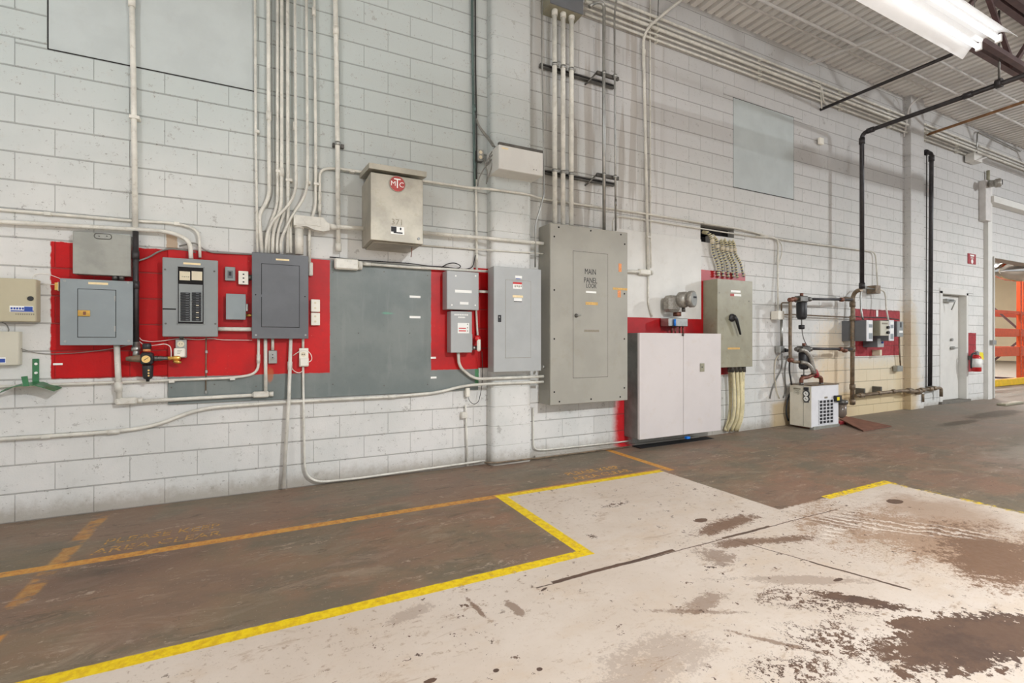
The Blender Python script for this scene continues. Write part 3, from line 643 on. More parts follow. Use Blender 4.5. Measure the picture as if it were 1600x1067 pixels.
# the cluster above the dark grey panel
conduit('leftmost thin white conduit of the bundle, running straight down', [(398.3, -30, .03), (399.7, 240, .03), (401, 305, .03), (402, 395, .05)], .010, straps=[(400.5, 205, .03)])
conduit('second conduit of the bundle, with a coupling halfway, jogging left low down', [(419.2, -30, .04), (419.3, 60, .04), (420.2, 240, .04), (420.8, 308, .04), (406, 333, .04), (405.5, 345, .04), (409.5, 395, .05)], .0155, bend=.13, coup=[(419.8, 181, .04, 0, 1)])
conduit('thin grey cable taped beside the second conduit of the bundle', [(424.6, -30, .03), (424.6, 60, .03), (425.5, 240, .03), (426.2, 303, .03), (418, 324, .04)], .004, 'rubber', .08, name='cable', cat='cable')
conduit('third conduit of the bundle, sweeping left to the panel', [(433.4, -30, .035), (433.4, 240, .035), (433.5, 322, .035), (420.5, 352, .045), (419.3, 395, .05)], .0115, bend=.14, straps=[(433.5, 267, .035)])
conduit('fourth conduit of the bundle, thick and nearly straight', [(440.2, -30, .035), (440, 240, .035), (439.5, 325, .035), (426.5, 358, .03), (425.8, 395, .05)], .0145, bend=.12, coup=[(440, 269, .035, 0, 1)])
conduit('fifth conduit of the bundle, nearly straight to the panel', [(449.4, -30, .035), (449.8, 240, .035), (450.3, 330, .035), (449.5, 395, .05)], .0145, straps=[(450, 281, .035)])
conduit('sixth conduit of the bundle, crossing in front down to the left', [(460.6, -30, .05), (462.2, 240, .06), (463, 308, .07), (418, 353, .08), (415, 395, .06)], .0115, bend=.14, coup=[(460.8, 197, .05, 0, 1)])
conduit('seventh conduit of the bundle, sweeping left with a long slanted middle', [(478.5, -30, .04), (480.5, 240, .05), (480.3, 302, .06), (455, 338, .07), (438.5, 375, .06), (439, 395, .05)], .0115, bend=.13, straps=[(480, 285, .04)])
conduit('white conduit emerging left of the big elbow down to the panel', [(458, 336, .04), (454, 352, .04), (454.8, 395, .05)], .011, bend=.08)
conduit('white conduit hidden low in the bundle behind the crossing ones', [(445, 330, .02), (437, 352, .02), (433, 372, .03), (433, 395, .05)], .012, bend=.1)
conduit('eighth conduit of the bundle, passing behind the big white elbow', [(490.7, -30, .035), (493.3, 240, .035), (493.2, 322, .035), (486, 345, .03), (483.3, 362, .03), (483.5, 411, .03)], .0125, bend=.1, coup=[(490.6, 18, .035, 0, 1)], straps=[(493, 287, .035)])
conduit('long white conduit arching in beside the aluminium box and running far right', [(499.7, 342, .03), (499.7, 264, .03), (524, 262, .03), (567, 268.5, .03), (661, 282, .03), (740, 293.5, .03), (763, 294.5, PD+.02), (826, 303, PD+.02), (843, 309.5, .03), (872, 314, .03), (1000, 332, .03), (1160, 358, .03), (1222, 374, .03), (1340, 389.5, .03), (1368, 393, .03), (1371.5, 452, .06)], .0115, bend=.13, coup=[(499.7, 306, .03, 0, 1), (499.7, 325, .03, 0, 1)], straps=[(549, 267, .03), (925, 321, .03), (1100, 348, .03), (1280, 381, .03)])
conduit('tall stout white conduit right of the bundle', [(523.6, -30, .05), (525, 60, .05), (527.5, 240, .05), (528.6, 388, .05)], .020, coup=[(524.8, 48, .05, 0, 1), (528.6, 386, .05, 0, 1)], n=12)
ro = thing('strut_bracket', 'short dark strut bracket behind the tall stout conduit', 'bracket', P(528, 225, 0)); a = P(519, 224, .0)
obj('strut', MB().box(a.x, P(537, 224).x, -.03, 0, a.z-.035, a.z+.0, .003), 'dark_steel', ro)
c = P(527.6, 224, .05); obj('clamp', MB().cyl(c-Vector((0, 0, .015)), c+Vector((0, 0, .015)), .026, 12), 'steel', ro)
fitting('white conduit body where the tall stout conduit turns right above the grey board', 523, 402, 419, 561, .085, .06)
conduit('white conduit running right along the top of the grey board', [(561, 411, .055), (640, 417, .055), (769, 424, .08)], .0125, coup=[(573, 412, .055, 1, 0)])
conduit('black cable draped along the top edge of the grey board', [(515, 401, .03), (560, 406, .03), (640, 411, .03), (668, 415, .03), (700, 417, .03), (724, 421, .03), (738, 418, .04), (741, 408, .04), (743, 398, .04)], .005, 'wire_black', .05, name='cable', cat='cable', n=6)
conduit('coiled black cable above the small grey junction box', [(690, 417, .05), (700, 411, .05), (712, 410, .05), (722, 416, .05), (712, 420, .05), (700, 418, .05)], .005, 'wire_black', .04, name='cable', cat='cable', n=6)
# big white elbow body
ro = thing('conduit_elbow', 'very large white pulling elbow above the dark grey panel', 'conduit elbow', P(467.5, 398, .08))
c0 = P(467.5, 350, .08); c1 = P(467.5, 397, .08)
obj('vertical_tube', MB().cyl(c1, c0, .033, 16), 'white_pipe', ro); obj('collar', MB().cyl(P(467.5, 357, .08), P(467.5, 350, .08), .038, 16), 'white_pipe', ro)
a = P(459, 334.5, .12); b_ = P(511, 341, .12); zb = P(459, 351, .12).z
m = MB(); m.prism([(a.x, zb), (a.x, a.z-.01), (a.x+.012, a.z), (b_.x-.03, a.z-.0), (b_.x, a.z-.035), (b_.x+.02, a.z-.045), (b_.x+.02, zb-.015), (b_.x-.03, zb-.03), (a.x+.15, zb-.02), (a.x+.10, zb)], -.12, -.045)
obj('body', m, 'white_pipe', ro); obj('cover', MB().box(a.x+.015, b_.x-.05, -.124, -.12, zb+.01, a.z-.008, .002), 'white_pipe', ro)
p_ = P(513, 353, .08); p2 = P(575, 357, .08); obj('side_tube', MB().cyl(p_, p2, .019, 14), 'white_pipe', ro); obj('reducer', MB().cyl(p_, p_+Vector((.07, 0, -.003)), .026, 14, .022), 'white_pipe', ro)
conduit('stout white conduit crossing right from the aluminium box over the pilaster', [(655, 362.5, .07), (740, 370, .08), (765, 372, PD+.03), (835, 378.5, PD+.03), (849, 380, PD+.03)], .018, bend=.04, n=12)
conduit('thin white conduit just below the stout one right of the aluminium box', [(655, 382.4, .02), (740, 388.5, .02), (763, 390, PD+.015), (832, 394.5, PD+.015), (849, 396, .1)], .007, bend=.03)
# dark green conduit with its cables
conduit('dark green conduit left of the pilaster, running down from above', [(737.5, -30, .035), (738, 60, .035), (741, 250, .035), (742, 290, .035)], .0125, 'dark_green', coup=[(741, 169, .035, 0, 1), (742, 258, .035, 0, 1)])
conduit('black cable beside the dark green conduit', [(742.5, -30, .03), (743, 100, .03), (744.5, 200, .03), (745, 240, .03), (744.5, 280, .03)], .008, 'wire_black', name='cable', cat='cable', n=8)
conduit('white conduit dropping from the green one to the small junction box', [(743.6, 280, .035), (744.4, 350, .035), (745, 421, .035)], .0115, coup=[(744.7, 402, .035, 0, 1)])
ro = thing('outlet_box', 'small metal outlet box beside the dark green conduit', 'outlet', P(751, 252, .05)); a = P(746, 232, .06)
obj('box', MB().box(a.x, P(755.5, 232, .06).x, -.06, 0, P(746, 250.5, .06).z, a.z, .005), 'dark_steel', ro); obj('faceplate', MB().box(a.x, P(755.5, 232, .06).x, -.065, -.06, P(746, 250.5, .06).z, a.z, .002), 'steel', ro)
for y in (237.5, 245): c = P(751, y, .066); obj('socket', MB().cyl(c+Vector((0, .002, 0)), c-Vector((0, .004, 0)), .017, 14), 'ivory', ro)
for i, (pts, lb) in enumerate((([(744.5, 185, .05), (748, 196, .06), (758, 208, .08), (769, 222, .15), (773, 229, .18)], 'upper olive cable looping from the conduit to the white cabinet on the pilaster'), ([(745, 190, .05), (752, 204, .07), (763, 217, .1), (770, 228, .17)], 'lower olive cable looping from the conduit to the white cabinet on the pilaster'))):
    conduit(lb, pts, .009, 'rubber', .08, name='cable', cat='cable', n=8)
for i, (pts, lb) in enumerate((([(772, 232, .18), (764, 243, .16), (766, 252, .15), (757, 262, .1), (749, 275, .06), (746.5, 290, .05)], 'olive cable curling below the outlet box down to the white conduit'), ([(771, 240, .18), (762, 248, .16), (758, 256, .14), (762, 269, .13), (760, 287, .12)], 'olive cable end hanging free under the white cabinet'), ([(755, 247, .07), (760, 256, .1), (767, 250, .15), (772, 245, .18)], 'short looped cable between outlet box and white cabinet'), ([(771, 236, .18), (769, 258, .17), (765, 270, .15), (761, 284, .13)], 'second cable end hanging under the white cabinet'))):
    conduit(lb, pts, .006, 'rubber', .05, name='cable', cat='cable', n=7)
# right of pilaster
conduit('thin grey conduit in front of the right edge of the pilaster, kinked low down', [(847.6, -20, .2), (846.5, 57, .2), (848.5, 180, .2), (850, 303.5, .2), (836.6, 350, .17), (836.2, 417, .14)], .0085, 'steel', .04)
for i, (xa, xb2, lb) in enumerate(((866.5, 867, 'left'), (879.8, 879.7, 'middle'), (892.9, 892.6, 'right'))):
    conduit('%s one of the three thick grey risers into the main panel' % lb, [(xa, 10, .12), (xa, 130, .12), (xb2, 352, .12)], .0255, 'white_pipe', n=14, coup=[(xa, 19+i*3.5, .12, 0, 1)], group='three thick risers above the main panel')
ro = thing('strut_rail', 'dark strut rail behind the risers, upper of two', 'strut', P(900, 112, .04)); a = P(847, 99.5, .05); zz = a.z
def rail(ro, px0, px1, py0, d):
    a = P(px0, py0, d); b = P(px1, py0, d); z = a.z
    m = MB(); m.box(a.x, b.x, -d, -d+.04, z-.02, z+.02, .002); obj('channel', m, 'dark_steel', ro)
    obj('slot', MB().box(a.x+.01, b.x-.01, -d-.001, -d+.001, z-.008, z+.008), 'hole', ro)
    for (px, dd) in ((866.7, .12), (879.8, .12), (892.7, .12)):
        c = P(px, 100, dd); obj('pipe_clamp', MB().cyl((c.x, -dd, z-.015), (c.x, -dd, z+.015), .031, 14), 'steel', ro)
        obj('clamp_bolt', MB().box(c.x+.02, c.x+.05, -dd-.012, -dd+.012, z-.01, z+.012, .002), 'steel', ro)
rail(ro, 845, 961, 100, .06)
ro = thing('strut_rail', 'dark strut rail behind the risers, lower of two', 'strut', P(900, 270, .04)); rail(ro, 850, 961, 267, .06)
for (py, lb) in ((115, 'upper'), (274, 'lower')):
    ro = thing('strut_bracket', '%s dark stand-off bracket holding the two thin risers' % lb, 'bracket', P(945, py, .08)); a = P(931, py-1, .10); b = P(965, py-1, .10)
    obj('arm', MB().box(a.x, b.x, -.13, -.1, a.z-.02, a.z+.02, .003), 'dark_steel', ro); obj('foot', MB().tube([(a.x, -.11, a.z), (a.x-.06, -.05, a.z-.08), (a.x-.08, -.005, a.z-.10)], .01, 8), 'dark_steel', ro)
    for px in (943.8, 961): c = P(px, py, .15); obj('clamp', MB().cyl((c.x, -.15, a.z-.015), (c.x, -.15, a.z+.015), .024, 12), 'steel', ro)
conduit('galvanised riser with a hooked top into the main panel', [(921, 10, .15), (932, 2, .15), (943.8, 5, .15), (943.4, 130, .15), (944, 358, .15)], .0185, 'steel', .12, n=12)
conduit('thin galvanised riser right of the hooked one', [(966, -20, .15), (960, 22, .15), (960.6, 130, .15), (962, 360, .15)], .0115, 'steel', .08, coup=[(962, 316, .15, 0, 1)])
conduit('small looped conduit from the main panel top running right below the long one', [(957, 360, .1), (957, 343, .05), (966, 337, .03), (1000, 341.7, .03), (1130, 362, .03), (1196, 371, .03)], .009, 'white_pipe', .06)
conduit('stout white conduit bending in from the roof and down past the white board', [(1085, -16, .12), (1038, 20, .12), (1004, 50, .06), (1006, 100, .04), (1012.8, 425, .04)], .0175, bend=.25, coup=[(1005.8, 82, .04, 0, 1)], straps=[(1012, 370, .04)])
conduit('thin white conduit close beside the stout bent one', [(1016.2, -20, .02), (1015.6, 60, .02), (1016.5, 360, .02), (1017, 418, .02)], .0095)
conduit('dark threaded rod hanging from the roof beside the bent conduit', [(1029.5, -25, .13), (1028, 24, .13)], .006, 'dark_steel', n=6, name='hanger_rod', cat='rod')
fitting('white conduit body on the white board right of the main panel', 1000, 419, 428, 1018, .08)
conduit('white conduit from the main panel side to the conduit body', [(978, 423.5, .055), (1001, 424, .055)], .019)
conduit('thin white conduit dropping from a conduit body to the red band', [(1013, 428, .035), (1013, 475, .035), (1019, 494, .04)], .0115, bend=.1)
# parallel runs high on the wall
xs0 = X_(914, .05)
for i, (z, r, dd, lb, x0, x1) in enumerate(((5.16, .016, .04, 'topmost', xs0, 19.3), (5.085, .012, .04, 'second from the top', xs0, 19.3), (5.015, .021, .05, 'thick middle', xs0, 19.3), (4.95, .012, .04, 'fourth', xs0, 12.7), (4.885, .013, .04, 'lowest', xs0, 12.7))):
    ro = thing('wall_conduit', '%s of the five parallel conduits high along the wall' % lb, 'conduit', ((x0+x1)/2, -dd, z), 'parallel conduits under the roof')
    obj('tube', MB().tube([(x0, -dd, z), (x1, -dd, z)], r, 10), 'white_pipe', ro)
    for xx in (4.2, 6.1, 8.0, 9.4, 10.6, 11.8): obj('strap', MB().box(xx-.012, xx+.012, -dd-r-.004, 0, z-r-.016, z+r*.4, .002), 'white_pipe', ro)
ro = thing('wall_conduit', 'small looped conduit linking the top runs at the brown pipe', 'conduit', P(1284, 160, .05)); obj('tube', MB().tube(path([(1270, 128, .05), (1285, 135, .06), (1286, 158, .06), (1296, 166, .06)]), .011, 8, .1), 'white_pipe', ro)
obj('stub', MB().tube(path([(1282, 130, .06), (1284, 169, .05)]), .009, 8), 'white_pipe', ro)
# pipes running out into the room
p0 = P(1284, 170, .02); obj('air_pipe', MB().tube([p0+Vector((0, .02, 0)), Vector((p0.x, -1.6, p0.z))], .022, 12), 'blackpipe', label='dark brown pipe leaving the wall below the parallel conduits', cat='pipe')
ro = thing('gas_pipe', 'long black pipe from the room dropping down the wall to the grimy riser', 'pipe', P(1345.5, 455, .3))
top = P(1348, 208, .30); low = P(1345.5, 449, .30); top.x = low.x = (top.x+low.x)/2
far = Vector((top.x, -3.9, top.z+.02))
obj('drop', MB().tube([far, top, low], .030, 14, .09), 'blackpipe', ro)
for c, v in ((top+Vector((0, -.12, 0)), Vector((0, 1, 0))), (top-Vector((0, 0, .12)), Vector((0, 0, 1))), (Vector((top.x, -1.55, top.z+.01)), Vector((0, 1, 0))), (low+Vector((0, 0, .03)), Vector((0, 0, 1)))): obj('coupling', MB().cyl(c-v*.045, c+v*.045, .040, 14), 'blackpipe', ro)
hy = ray(1561, 130); tt = top.x/hy[0]; hp = Vector((top.x, -D+hy[1]*tt, top.z+.02))
obj('hanger', MB().cyl(hp+Vector((0, 0, .02)), hp+Vector((0, 0, .9)), .012, 8), 'dark_steel', ro); obj('hanger_ring', MB().cyl(hp-Vector((0, .03, 0)), hp+Vector((0, .03, 0)), .055, 14), 'blackpipe', ro)
p0 = P(1447, 210.5, .02); obj('sprinkler_pipe', MB().tube([p0+Vector((0, .02, 0)), Vector((p0.x, -3.4, p0.z+.1))], .024, 10), 'rustpipe', label='thin orange-brown pipe crossing out under the roof', cat='pipe')
ro = thing('gas_pipe', 'second black pipe, rising from the brass manifold and turning into the wall', 'pipe', P(1453, 606, .12))
obj('drop', MB().tube([P(1453, 604, .13), P(1455, 300, .13), P(1455.5, 239, .13), P(1448, 238, .03)], .032, 14, .06), 'blackpipe', ro)
c = P(1455.4, 247, .13); obj('coupling', MB().cyl(c-Vector((0, 0, .05)), c+Vector((0, 0, .05)), .043, 14), 'blackpipe', ro); c = P(1448, 238, .02); obj('flange', MB().cyl(c-Vector((.05, 0, 0)), c+Vector((.02, 0, 0)), .05, 12), 'blackpipe', ro)
conduit('thin dark rod standing in for the shadow left of the second black pipe', [(1448, 240, .04), (1447, 606, .04)], .009, 'dark_steel')  # shadow of the second black pipe, modelled as a dark rod
# ================================================================== boards
bd = MB(); bx0, bx1 = X_(263), X_(746); bd.box(bx0, bx1, -.019, -.001, .757, 1.945, .002)
def board_mat():
    t = NT('two_colour_plywood'); x, y, z = t.pos(); n1 = t.noise(2, 5, .6); n2 = t.noise(18, 5, .7, off=3); n3 = t.noise(50, 4, .7, off=5)
    g = t.mix(n1.ss(.3, .7), rgb(104, 112, 110), rgb(118, 124, 121)); g = t.mix(n3.ss(.66, .74)*.35, g, rgb(82, 86, 84))
    st = t.noise(16, 4, .6, sx=1, sz=.12, off=7); g = t.mix(st.ss(.55, .75)*.25, g, rgb(132, 136, 132))
    r = t.mix(n1.ss(.3, .7), rgb(160, 0, 4), rgb(188, 0, 3)); r = t.mix(n2.ss(.5, .75)*.3, r, rgb(150, 24, 26)); r = t.mix(n3.ss(.7, .76)*n1.ss(.5, .6)*.5, r, rgb(196, 100, 90))
    w_ = (n2-.5)*.012
    m = boxm(x+w_, z+w_, -3, X_(515), .968, 3).max(boxm(x+w_, z+w_, X_(672.5), 9, .965, 3))
    col = t.mix(m, g, r); col = t.mix(boxm(x, z, X_(741), 9, .82, .965), col, rgb(74, 128, 88))
    col = t.mix(ell(x, z, X_(422), Z_(422, 585), .025, .06, (n2-.5)*.8, .3)*.7, col, rgb(176, 96, 52))
    col = t.mix(ell(x, z, X_(604), Z_(604, 489), .05, .008, (n2-.5)*1.5, .4)*.6, col, rgb(90, 160, 130))
    return t.out(col, .35+n2*.15, 0, .4)
M['board2'] = board_mat()
bo = obj('trim_8', bd, 'board2', kind='structure', label='plywood backboard painted red at both ends and grey between')
for (px, py) in ((268, 420), (268, 605), (520, 425), (520, 600), (600, 424), (600, 602), (668, 430), (668, 600), (335, 600), (400, 603), (560, 520), (640, 520), (735, 600)):
    c = P(px, py, .019); obj('screw', MB().cyl(c, c-Vector((0, .003, 0)), .006, 8), 'dark_steel', bo)
def stick(parent, l, t_, r, b, d, mat='label_white', name='label', label=None, th=.0015):
    """flat sticker on the plane d; corner pixels left-top, left-bottom, right"""
    a = P(l, t_, d); q = P(l, b, d); x1 = P(r, t_, d).x
    return obj(name, MB().box(a.x, x1, -d-th, -d+.0003, q.z, a.z), mat, parent, label)
for (l, t_, r, b) in ((640, 461, 657, 464.5), (640, 493, 657, 496.5), (673, 557, 681, 560), (673, 588, 682, 591)): stick(bo, l, t_, r, b, .019, 'label_white', 'label_strip')
stick(wall, 83, 567, 98, 570, .0042, 'label_white', 'label_strip')
wbz1 = 2.55; wx0, wx1 = X_(945), X_(1094)
bw = obj('trim_9', MB().box(wx0, wx1, -.018, -.001, 1.33, wbz1, .002), 'smooth_white', kind='structure', label='white board right of the main panel with a red band along its foot')
obj('red_band', MB().box(wx0, wx1, -.0192, -.0178, 1.33, 1.525), 'redboard', bw)
b3 = obj('trim_10', MB().box(X_(1094)+.002, X_(1163), -.016, -.001, .80, 2.165, .002), 'redboard', kind='structure', label='red painted board behind the olive disconnect switch')
# ================================================================== cabinets
class Cab: pass
def cab(name, label, cat, l, tl, bl, r, d, mat, back=0.0, cover=None, c=.004, side=None, over=.0, cth=.012):
    o = Cab(); o.d = d; a = P(l, tl, d); q = P(l, bl, d); b = P(r, tl, d); o.x0, o.x1, o.z0, o.z1 = a.x, b.x, q.z, a.z
    o.ro = thing(name, label, cat, ((o.x0+o.x1)/2, -back, o.z0)); g = over
    obj('body', MB().box(o.x0+g, o.x1-g, -d+cth, -back, o.z0+g, o.z1-g, c), side or mat, o.ro)
    o.cover = obj(cover or 'cover', MB().box(o.x0, o.x1, -d, -d+cth, o.z0, o.z1, c), mat, o.ro); return o
def inset(o, l, t_, b, r, mat, name='door', proud=.003, label=None, c=.002, gap_backing=True, gm='hole', gw=.0035):
    d = o.d; a = P(l, t_, d); q = P(l, b, d); x1 = P(r, t_, d).x
    if gap_backing: obj('door_gap', MB().box(a.x-gw, x1+gw, -d-.0006, -d+.001, q.z-gw, a.z+gw), gm, o.ro)
    return obj(name, MB().box(a.x, x1, -d-proud, -d, q.z, a.z, c), mat, o.ro, label)
def screws(o, pts, mat='steel', r=.008, d=None, th=.004):
    d = d or o.d
    for (px, py) in pts: c = P(px, py, d); obj('screw', MB().cyl(c, c-Vector((0, th, 0)), r, 10), mat, o.ro)
# two beige boxes at the far left
o = cab('control_box', 'beige alarm control box with blue and white sticker at the far left', 'control box', -32, 432, 501, 55.5, .085, 'beige', cover='door')
c = P(48, 466, .085); obj('lock', MB().cyl(c, c-Vector((0, .006, 0)), .016, 16), 'black', o.ro)
s_ = stick(o.ro, 15, 477, 52, 486.5, .085, 'label_white', 'sticker'); stick(s_, 38, 478.5, 51, 486, .0868, 'ink_blue', 'blue_panel')
m = MB(); a = P(16.5, 479, .087); 
for k in range(7): m.box(a.x+k*.014, a.x+k*.014+.010, -.0876, -.0865, a.z-.016, a.z-.002)
m.box(a.x, a.x+.115, -.0876, -.0865, a.z-.030, a.z-.022); obj('lettering', m, 'ink_blue', s_, 'blurred dark blue lettering'); m = MB(); a = P(24, 489, .085)
for k in range(9): m.box(a.x+k*.011, a.x+k*.011+.007, -.0858, -.0848, a.z-.01, a.z)
obj('faint_lettering', m, 'faint', o.ro)
o = cab('control_box', 'pale beige box under the alarm control box, cut by the left edge', 'control box', -30, 517, 571, 29, .06, 'beige_light', cover='door')
s_ = stick(o.ro, -8, 558, 9, 567, .06, 'label_white', 'sticker'); stick(s_, -4, 560, 8, 566, .0616, 'ink_blue', 'blue_panel')
c = P(29, 544, .03); obj('latch', MB().box(c.x, c.x+.006, -.035, -.02, c.z-.01, c.z+.01), 'steel', o.ro)
conduit('short pair of thin wires between the two beige boxes', [(3, 503, .03), (10, 506, .03), (14, 514, .02), (13, 518, .03)], .0035, 'rubber', .02, name='wire', cat='wire', n=6)
conduit('thin wire hooped over the beige control box toward the blue-grey panel', [(51, 434, .03), (53, 429, .02), (60, 427, .01), (74, 427, .01), (79, 429, .01), (95, 435, .08)], .002, 'wire_white', .03, name='wire', cat='wire', n=6)
conduit('straight thin wire running to the relay left of the blue-grey panel', [(64, 443, .01), (84, 444, .04), (92, 444, .06)], .002, 'wire_white', name='wire', cat='wire', n=6)
conduit('thin grey wire sagging from the lower beige box across the red paint', [(33, 544, .03), (50, 550, .01), (75, 553, .01), (120, 551, .02), (165, 546, .03), (192, 541, .06), (210, 536, .06)], .0028, 'rubber', .05, name='wire', cat='wire', n=6)
# green hose holder
ro = thing('hose_hanger', 'green metal hose hanger with curved saddle on the white wall at left', 'hose hanger', P(55, 606, .03))
a = P(51.5, 560, .0); b = P(61.5, 560, 0); zb = P(52, 603, 0).z
m = MB(); m.box(a.x, b.x, -.012, 0, zb, a.z, .002); obj('back_strap', m, 'green', ro)
for y in (568, 582): c = P(56.5, y, .012); obj('bolt', MB().cyl(c, c-Vector((0, .006, 0)), .009, 8), 'label_white', ro)
pts = [(2, 613), (15, 606), (30, 601.5), (45, 600), (60, 600), (75, 604), (90, 609)]
m = MB(); vs = []
for i, (px, py) in enumerate(pts):
    p = P(px, py, .10); 
    for dy, dz in ((0, 0), (.14, .0), (.14, -.004), (0, -.004)): vs.append((p.x, p.y-.06+dy, p.z+dz+(0.012 if dy > 0 else 0)))
n = len(pts); m.add(vs, [(i*4+k, i*4+(k+1) % 4, i*4+4+(k+1) % 4, i*4+4+k) for i in range(n-1) for k in range(4)]+[(0, 1, 2, 3), (n*4-4, n*4-3, n*4-2, n*4-1)], False)
obj('saddle', m, 'green', ro)
a = P(33, 588, .16); b = P(43, 588, .16); m = MB(); z0 = P(36, 603, .16).z; m.prism([(a.x, a.z), (b.x, a.z+.004), (b.x+.008, z0), (a.x+.012, z0)], -.163, -.158); obj('front_tab', m, 'green', ro)
# zinc box upper left
o = cab('junction_box', 'plain zinc grey junction box with an oval pull, above the blue-grey panel', 'junction box', 113.5, 360, 427, 204, .08, 'steelbox', c=.003)
a = P(151, 368, .08); b = P(171, 369.5, .08); zc = (a.z+b.z)/2; m = MB(); ring = []
for q in range(20): an = 2*math.pi*q/20; ring.append(Vector(((a.x+b.x)/2+(.048 if math.cos(an) > 0 else -.048)*.62+math.cos(an)*.019, -.083, zc+math.sin(an)*.019)))
obj('pull_ring', m.tube(ring+[ring[0]], .0025, 6), 'dark_steel', o.ro)
for (px) in (155, 167): c = P(px, 368.5, .08); obj('screw', MB().cyl(c, c-Vector((0, .003, 0)), .005, 8), 'dark_steel', o.ro)
m = MB()
for px in (180, 190): c = P(px, 427, .05); m.cyl(c, c-Vector((0, 0, .05)), .018, 10)
obj('nipple', m, 'dark_steel', o.ro)
# load centre
o = cab('breaker_panel', 'blue-grey breaker panel with closed square door and brass latch', 'breaker panel', 93.5, 434, 539, 207.5, .10, 'grey_blue', over=.012, c=.003)
inset(o, 122, 451, 526, 180.5, 'grey_blue', proud=.004)
a = P(122, 484, .104); b = P(141, 484, .104); zb = P(122, 493.5, .104).z
lt = obj('latch', MB().box(a.x, b.x, -.113, -.104, zb, a.z, .002), 'brass', o.ro); obj('keyhole', MB().box((a.x+b.x)/2-.004, (a.x+b.x)/2+.012, -.1145, -.113, zb+.01, a.z-.01), 'rustplate', lt)
stick(o.ro, 138, 440, 169, 443.5, .10, 'label_cream', 'label_strip'); screws(o, ((101, 438), (200.5, 441), (102, 533), (201, 532)))
for py in (466, 513): c = P(179.5, py, .105); obj('hinge', MB().box(c.x-.004, c.x+.004, -.108, -.104, c.z-.02, c.z+.02), 'steel', o.ro)
ro = thing('relay', 'small yellow and ivory relay block left of the blue-grey panel', 'relay', P(89, 453, .05)); a = P(86, 441, .06); zb = P(86, 453, .06).z
obj('base', MB().box(a.x, a.x+.02, -.07, 0, zb, a.z, .002), 'brass', ro); obj('block', MB().box(a.x+.02, P(93, 441, .06).x, -.08, -.0, zb-.005, a.z+.005, .002), 'ivory', ro)
# open breaker panel
o = cab('breaker_panel', 'grey breaker panel with open window of two black breaker columns', 'breaker panel', 253.5, 401, 525.5, 340.5, .105, 'grey_mid', over=.02, c=.006)
d = o.d
fr_ = MB(); 
a = P(278, 416, d); q = P(278, 505, d); x1 = P(318, 416, d).x
wi = obj('window_recess', MB().box(a.x, x1, -d-.0012, -d+.001, q.z, a.z), 'hole', o.ro)
m = MB(); t2 = .006; m.box(a.x-t2, a.x, -d-.006, -d, q.z-t2, a.z+t2, .001); m.box(x1, x1+t2, -d-.006, -d, q.z-t2, a.z+t2, .001); m.box(a.x-t2, x1+t2, -d-.006, -d, a.z, a.z+t2, .001); m.box(a.x-t2, x1+t2, -d-.006, -d, q.z-t2, q.z, .001)
obj('window_frame', m, 'grey_mid', o.ro)
a = P(279.5, 443, d); q = P(279.5, 502, d); x1 = P(316.5, 443, d).x; obj('dead_front', MB().box(a.x, x1, -d-.003, -d-.001, q.z, a.z), 'grey_mid', o.ro)
for (l, r) in ((280.5, 297), (299.5, 316)): stick(o.ro, l, 423, r, 437, d+.002, 'ivory', 'circuit_card')
m = MB(); a = P(284, 431, d+.004)
for k in range(4): m.box(a.x+k*.013, a.x+k*.013+.009, -d-.0045, -d-.003, a.z-.004-.002*(k % 2), a.z)
obj('handwriting', m, 'faint', o.ro)
stick(o.ro, 286.5, 409.3, 313.5, 412.3, d, 'label_cream', 'label_strip')
for (l, r) in ((282.3, 296.8), (300.2, 314.5)):
    a = P(l, 456, d); b = P(r, 456, d); z1 = a.z; z0 = P(l, 501, d).z; nb = 12; hh = (z1-z0)/nb
    for k in range(nb):
        zz = z0+k*hh; bk = obj('breaker', MB().box(a.x, b.x, -d-.012, -d-.002, zz+.0015, zz+hh-.0015, .001), 'black', o.ro)
        tx = a.x+(b.x-a.x)*(.58 if l < 290 else .45); obj('toggle', MB().box(tx, tx+.018, -d-.02, -d-.012, zz+hh*.3, zz+hh*.7, .001), 'ivory' if (l > 290 and k in (1, 3, 6)) else 'grey_dark', bk)
obj('scratched_strip', MB().box(P(254, 481, d).x, P(275, 481, d).x, -d-.001, -d+.001, P(254, 483, d).z, P(254, 481, d).z), 'hole', o.ro)
screws(o, ((258, 420.5), (335, 423.5), (259, 505), (336.5, 505.5)), 'dark_steel', .007)
# small devices between panels
def smallbox(name, label, cat, l, t_, b, r, d, mat, plate=None, pname='faceplate', back=.02, c=.006):
    o = cab(name, label, cat, l, t_, b, r, d, plate or mat, back=back, cover=pname, c=c, side=mat, cth=.006); return o
o = smallbox('switch_box', 'small grey thermostat style box with dark centre between two panels', 'switch', 351.5, 416, 437.5, 367.5, .05, 'grey_mid')
stick(o.ro, 355.5, 422, 364, 434, .05, 'grey_dark', 'dial_window'); stick(o.ro, 357.5, 424, 361.5, 430, .052, 'black', 'toggle')
o = smallbox('outlet_box', 'white faced double outlet box right of the small grey thermostat style box', 'outlet', 372.5, 422.5, 443.5, 388, .06, 'dark_steel', 'outlet')
for y in (428, 434, 440):
    c = P(380.5, y, .06); obj('slot', MB().box(c.x-.006, c.x+.006, -.061, -.0595, c.z-.005, c.z+.005), 'ink', o.ro)
obj('side_nipple', MB().cyl(P(387, 433, .035), P(395, 433, .035), .022, 10), 'dark_steel', o.ro)
o = smallbox('junction_box', 'rounded blue-grey junction box low between the two large panels', 'junction box', 353, 458, 498.5, 384, .075, 'grey_blue', c=.014)
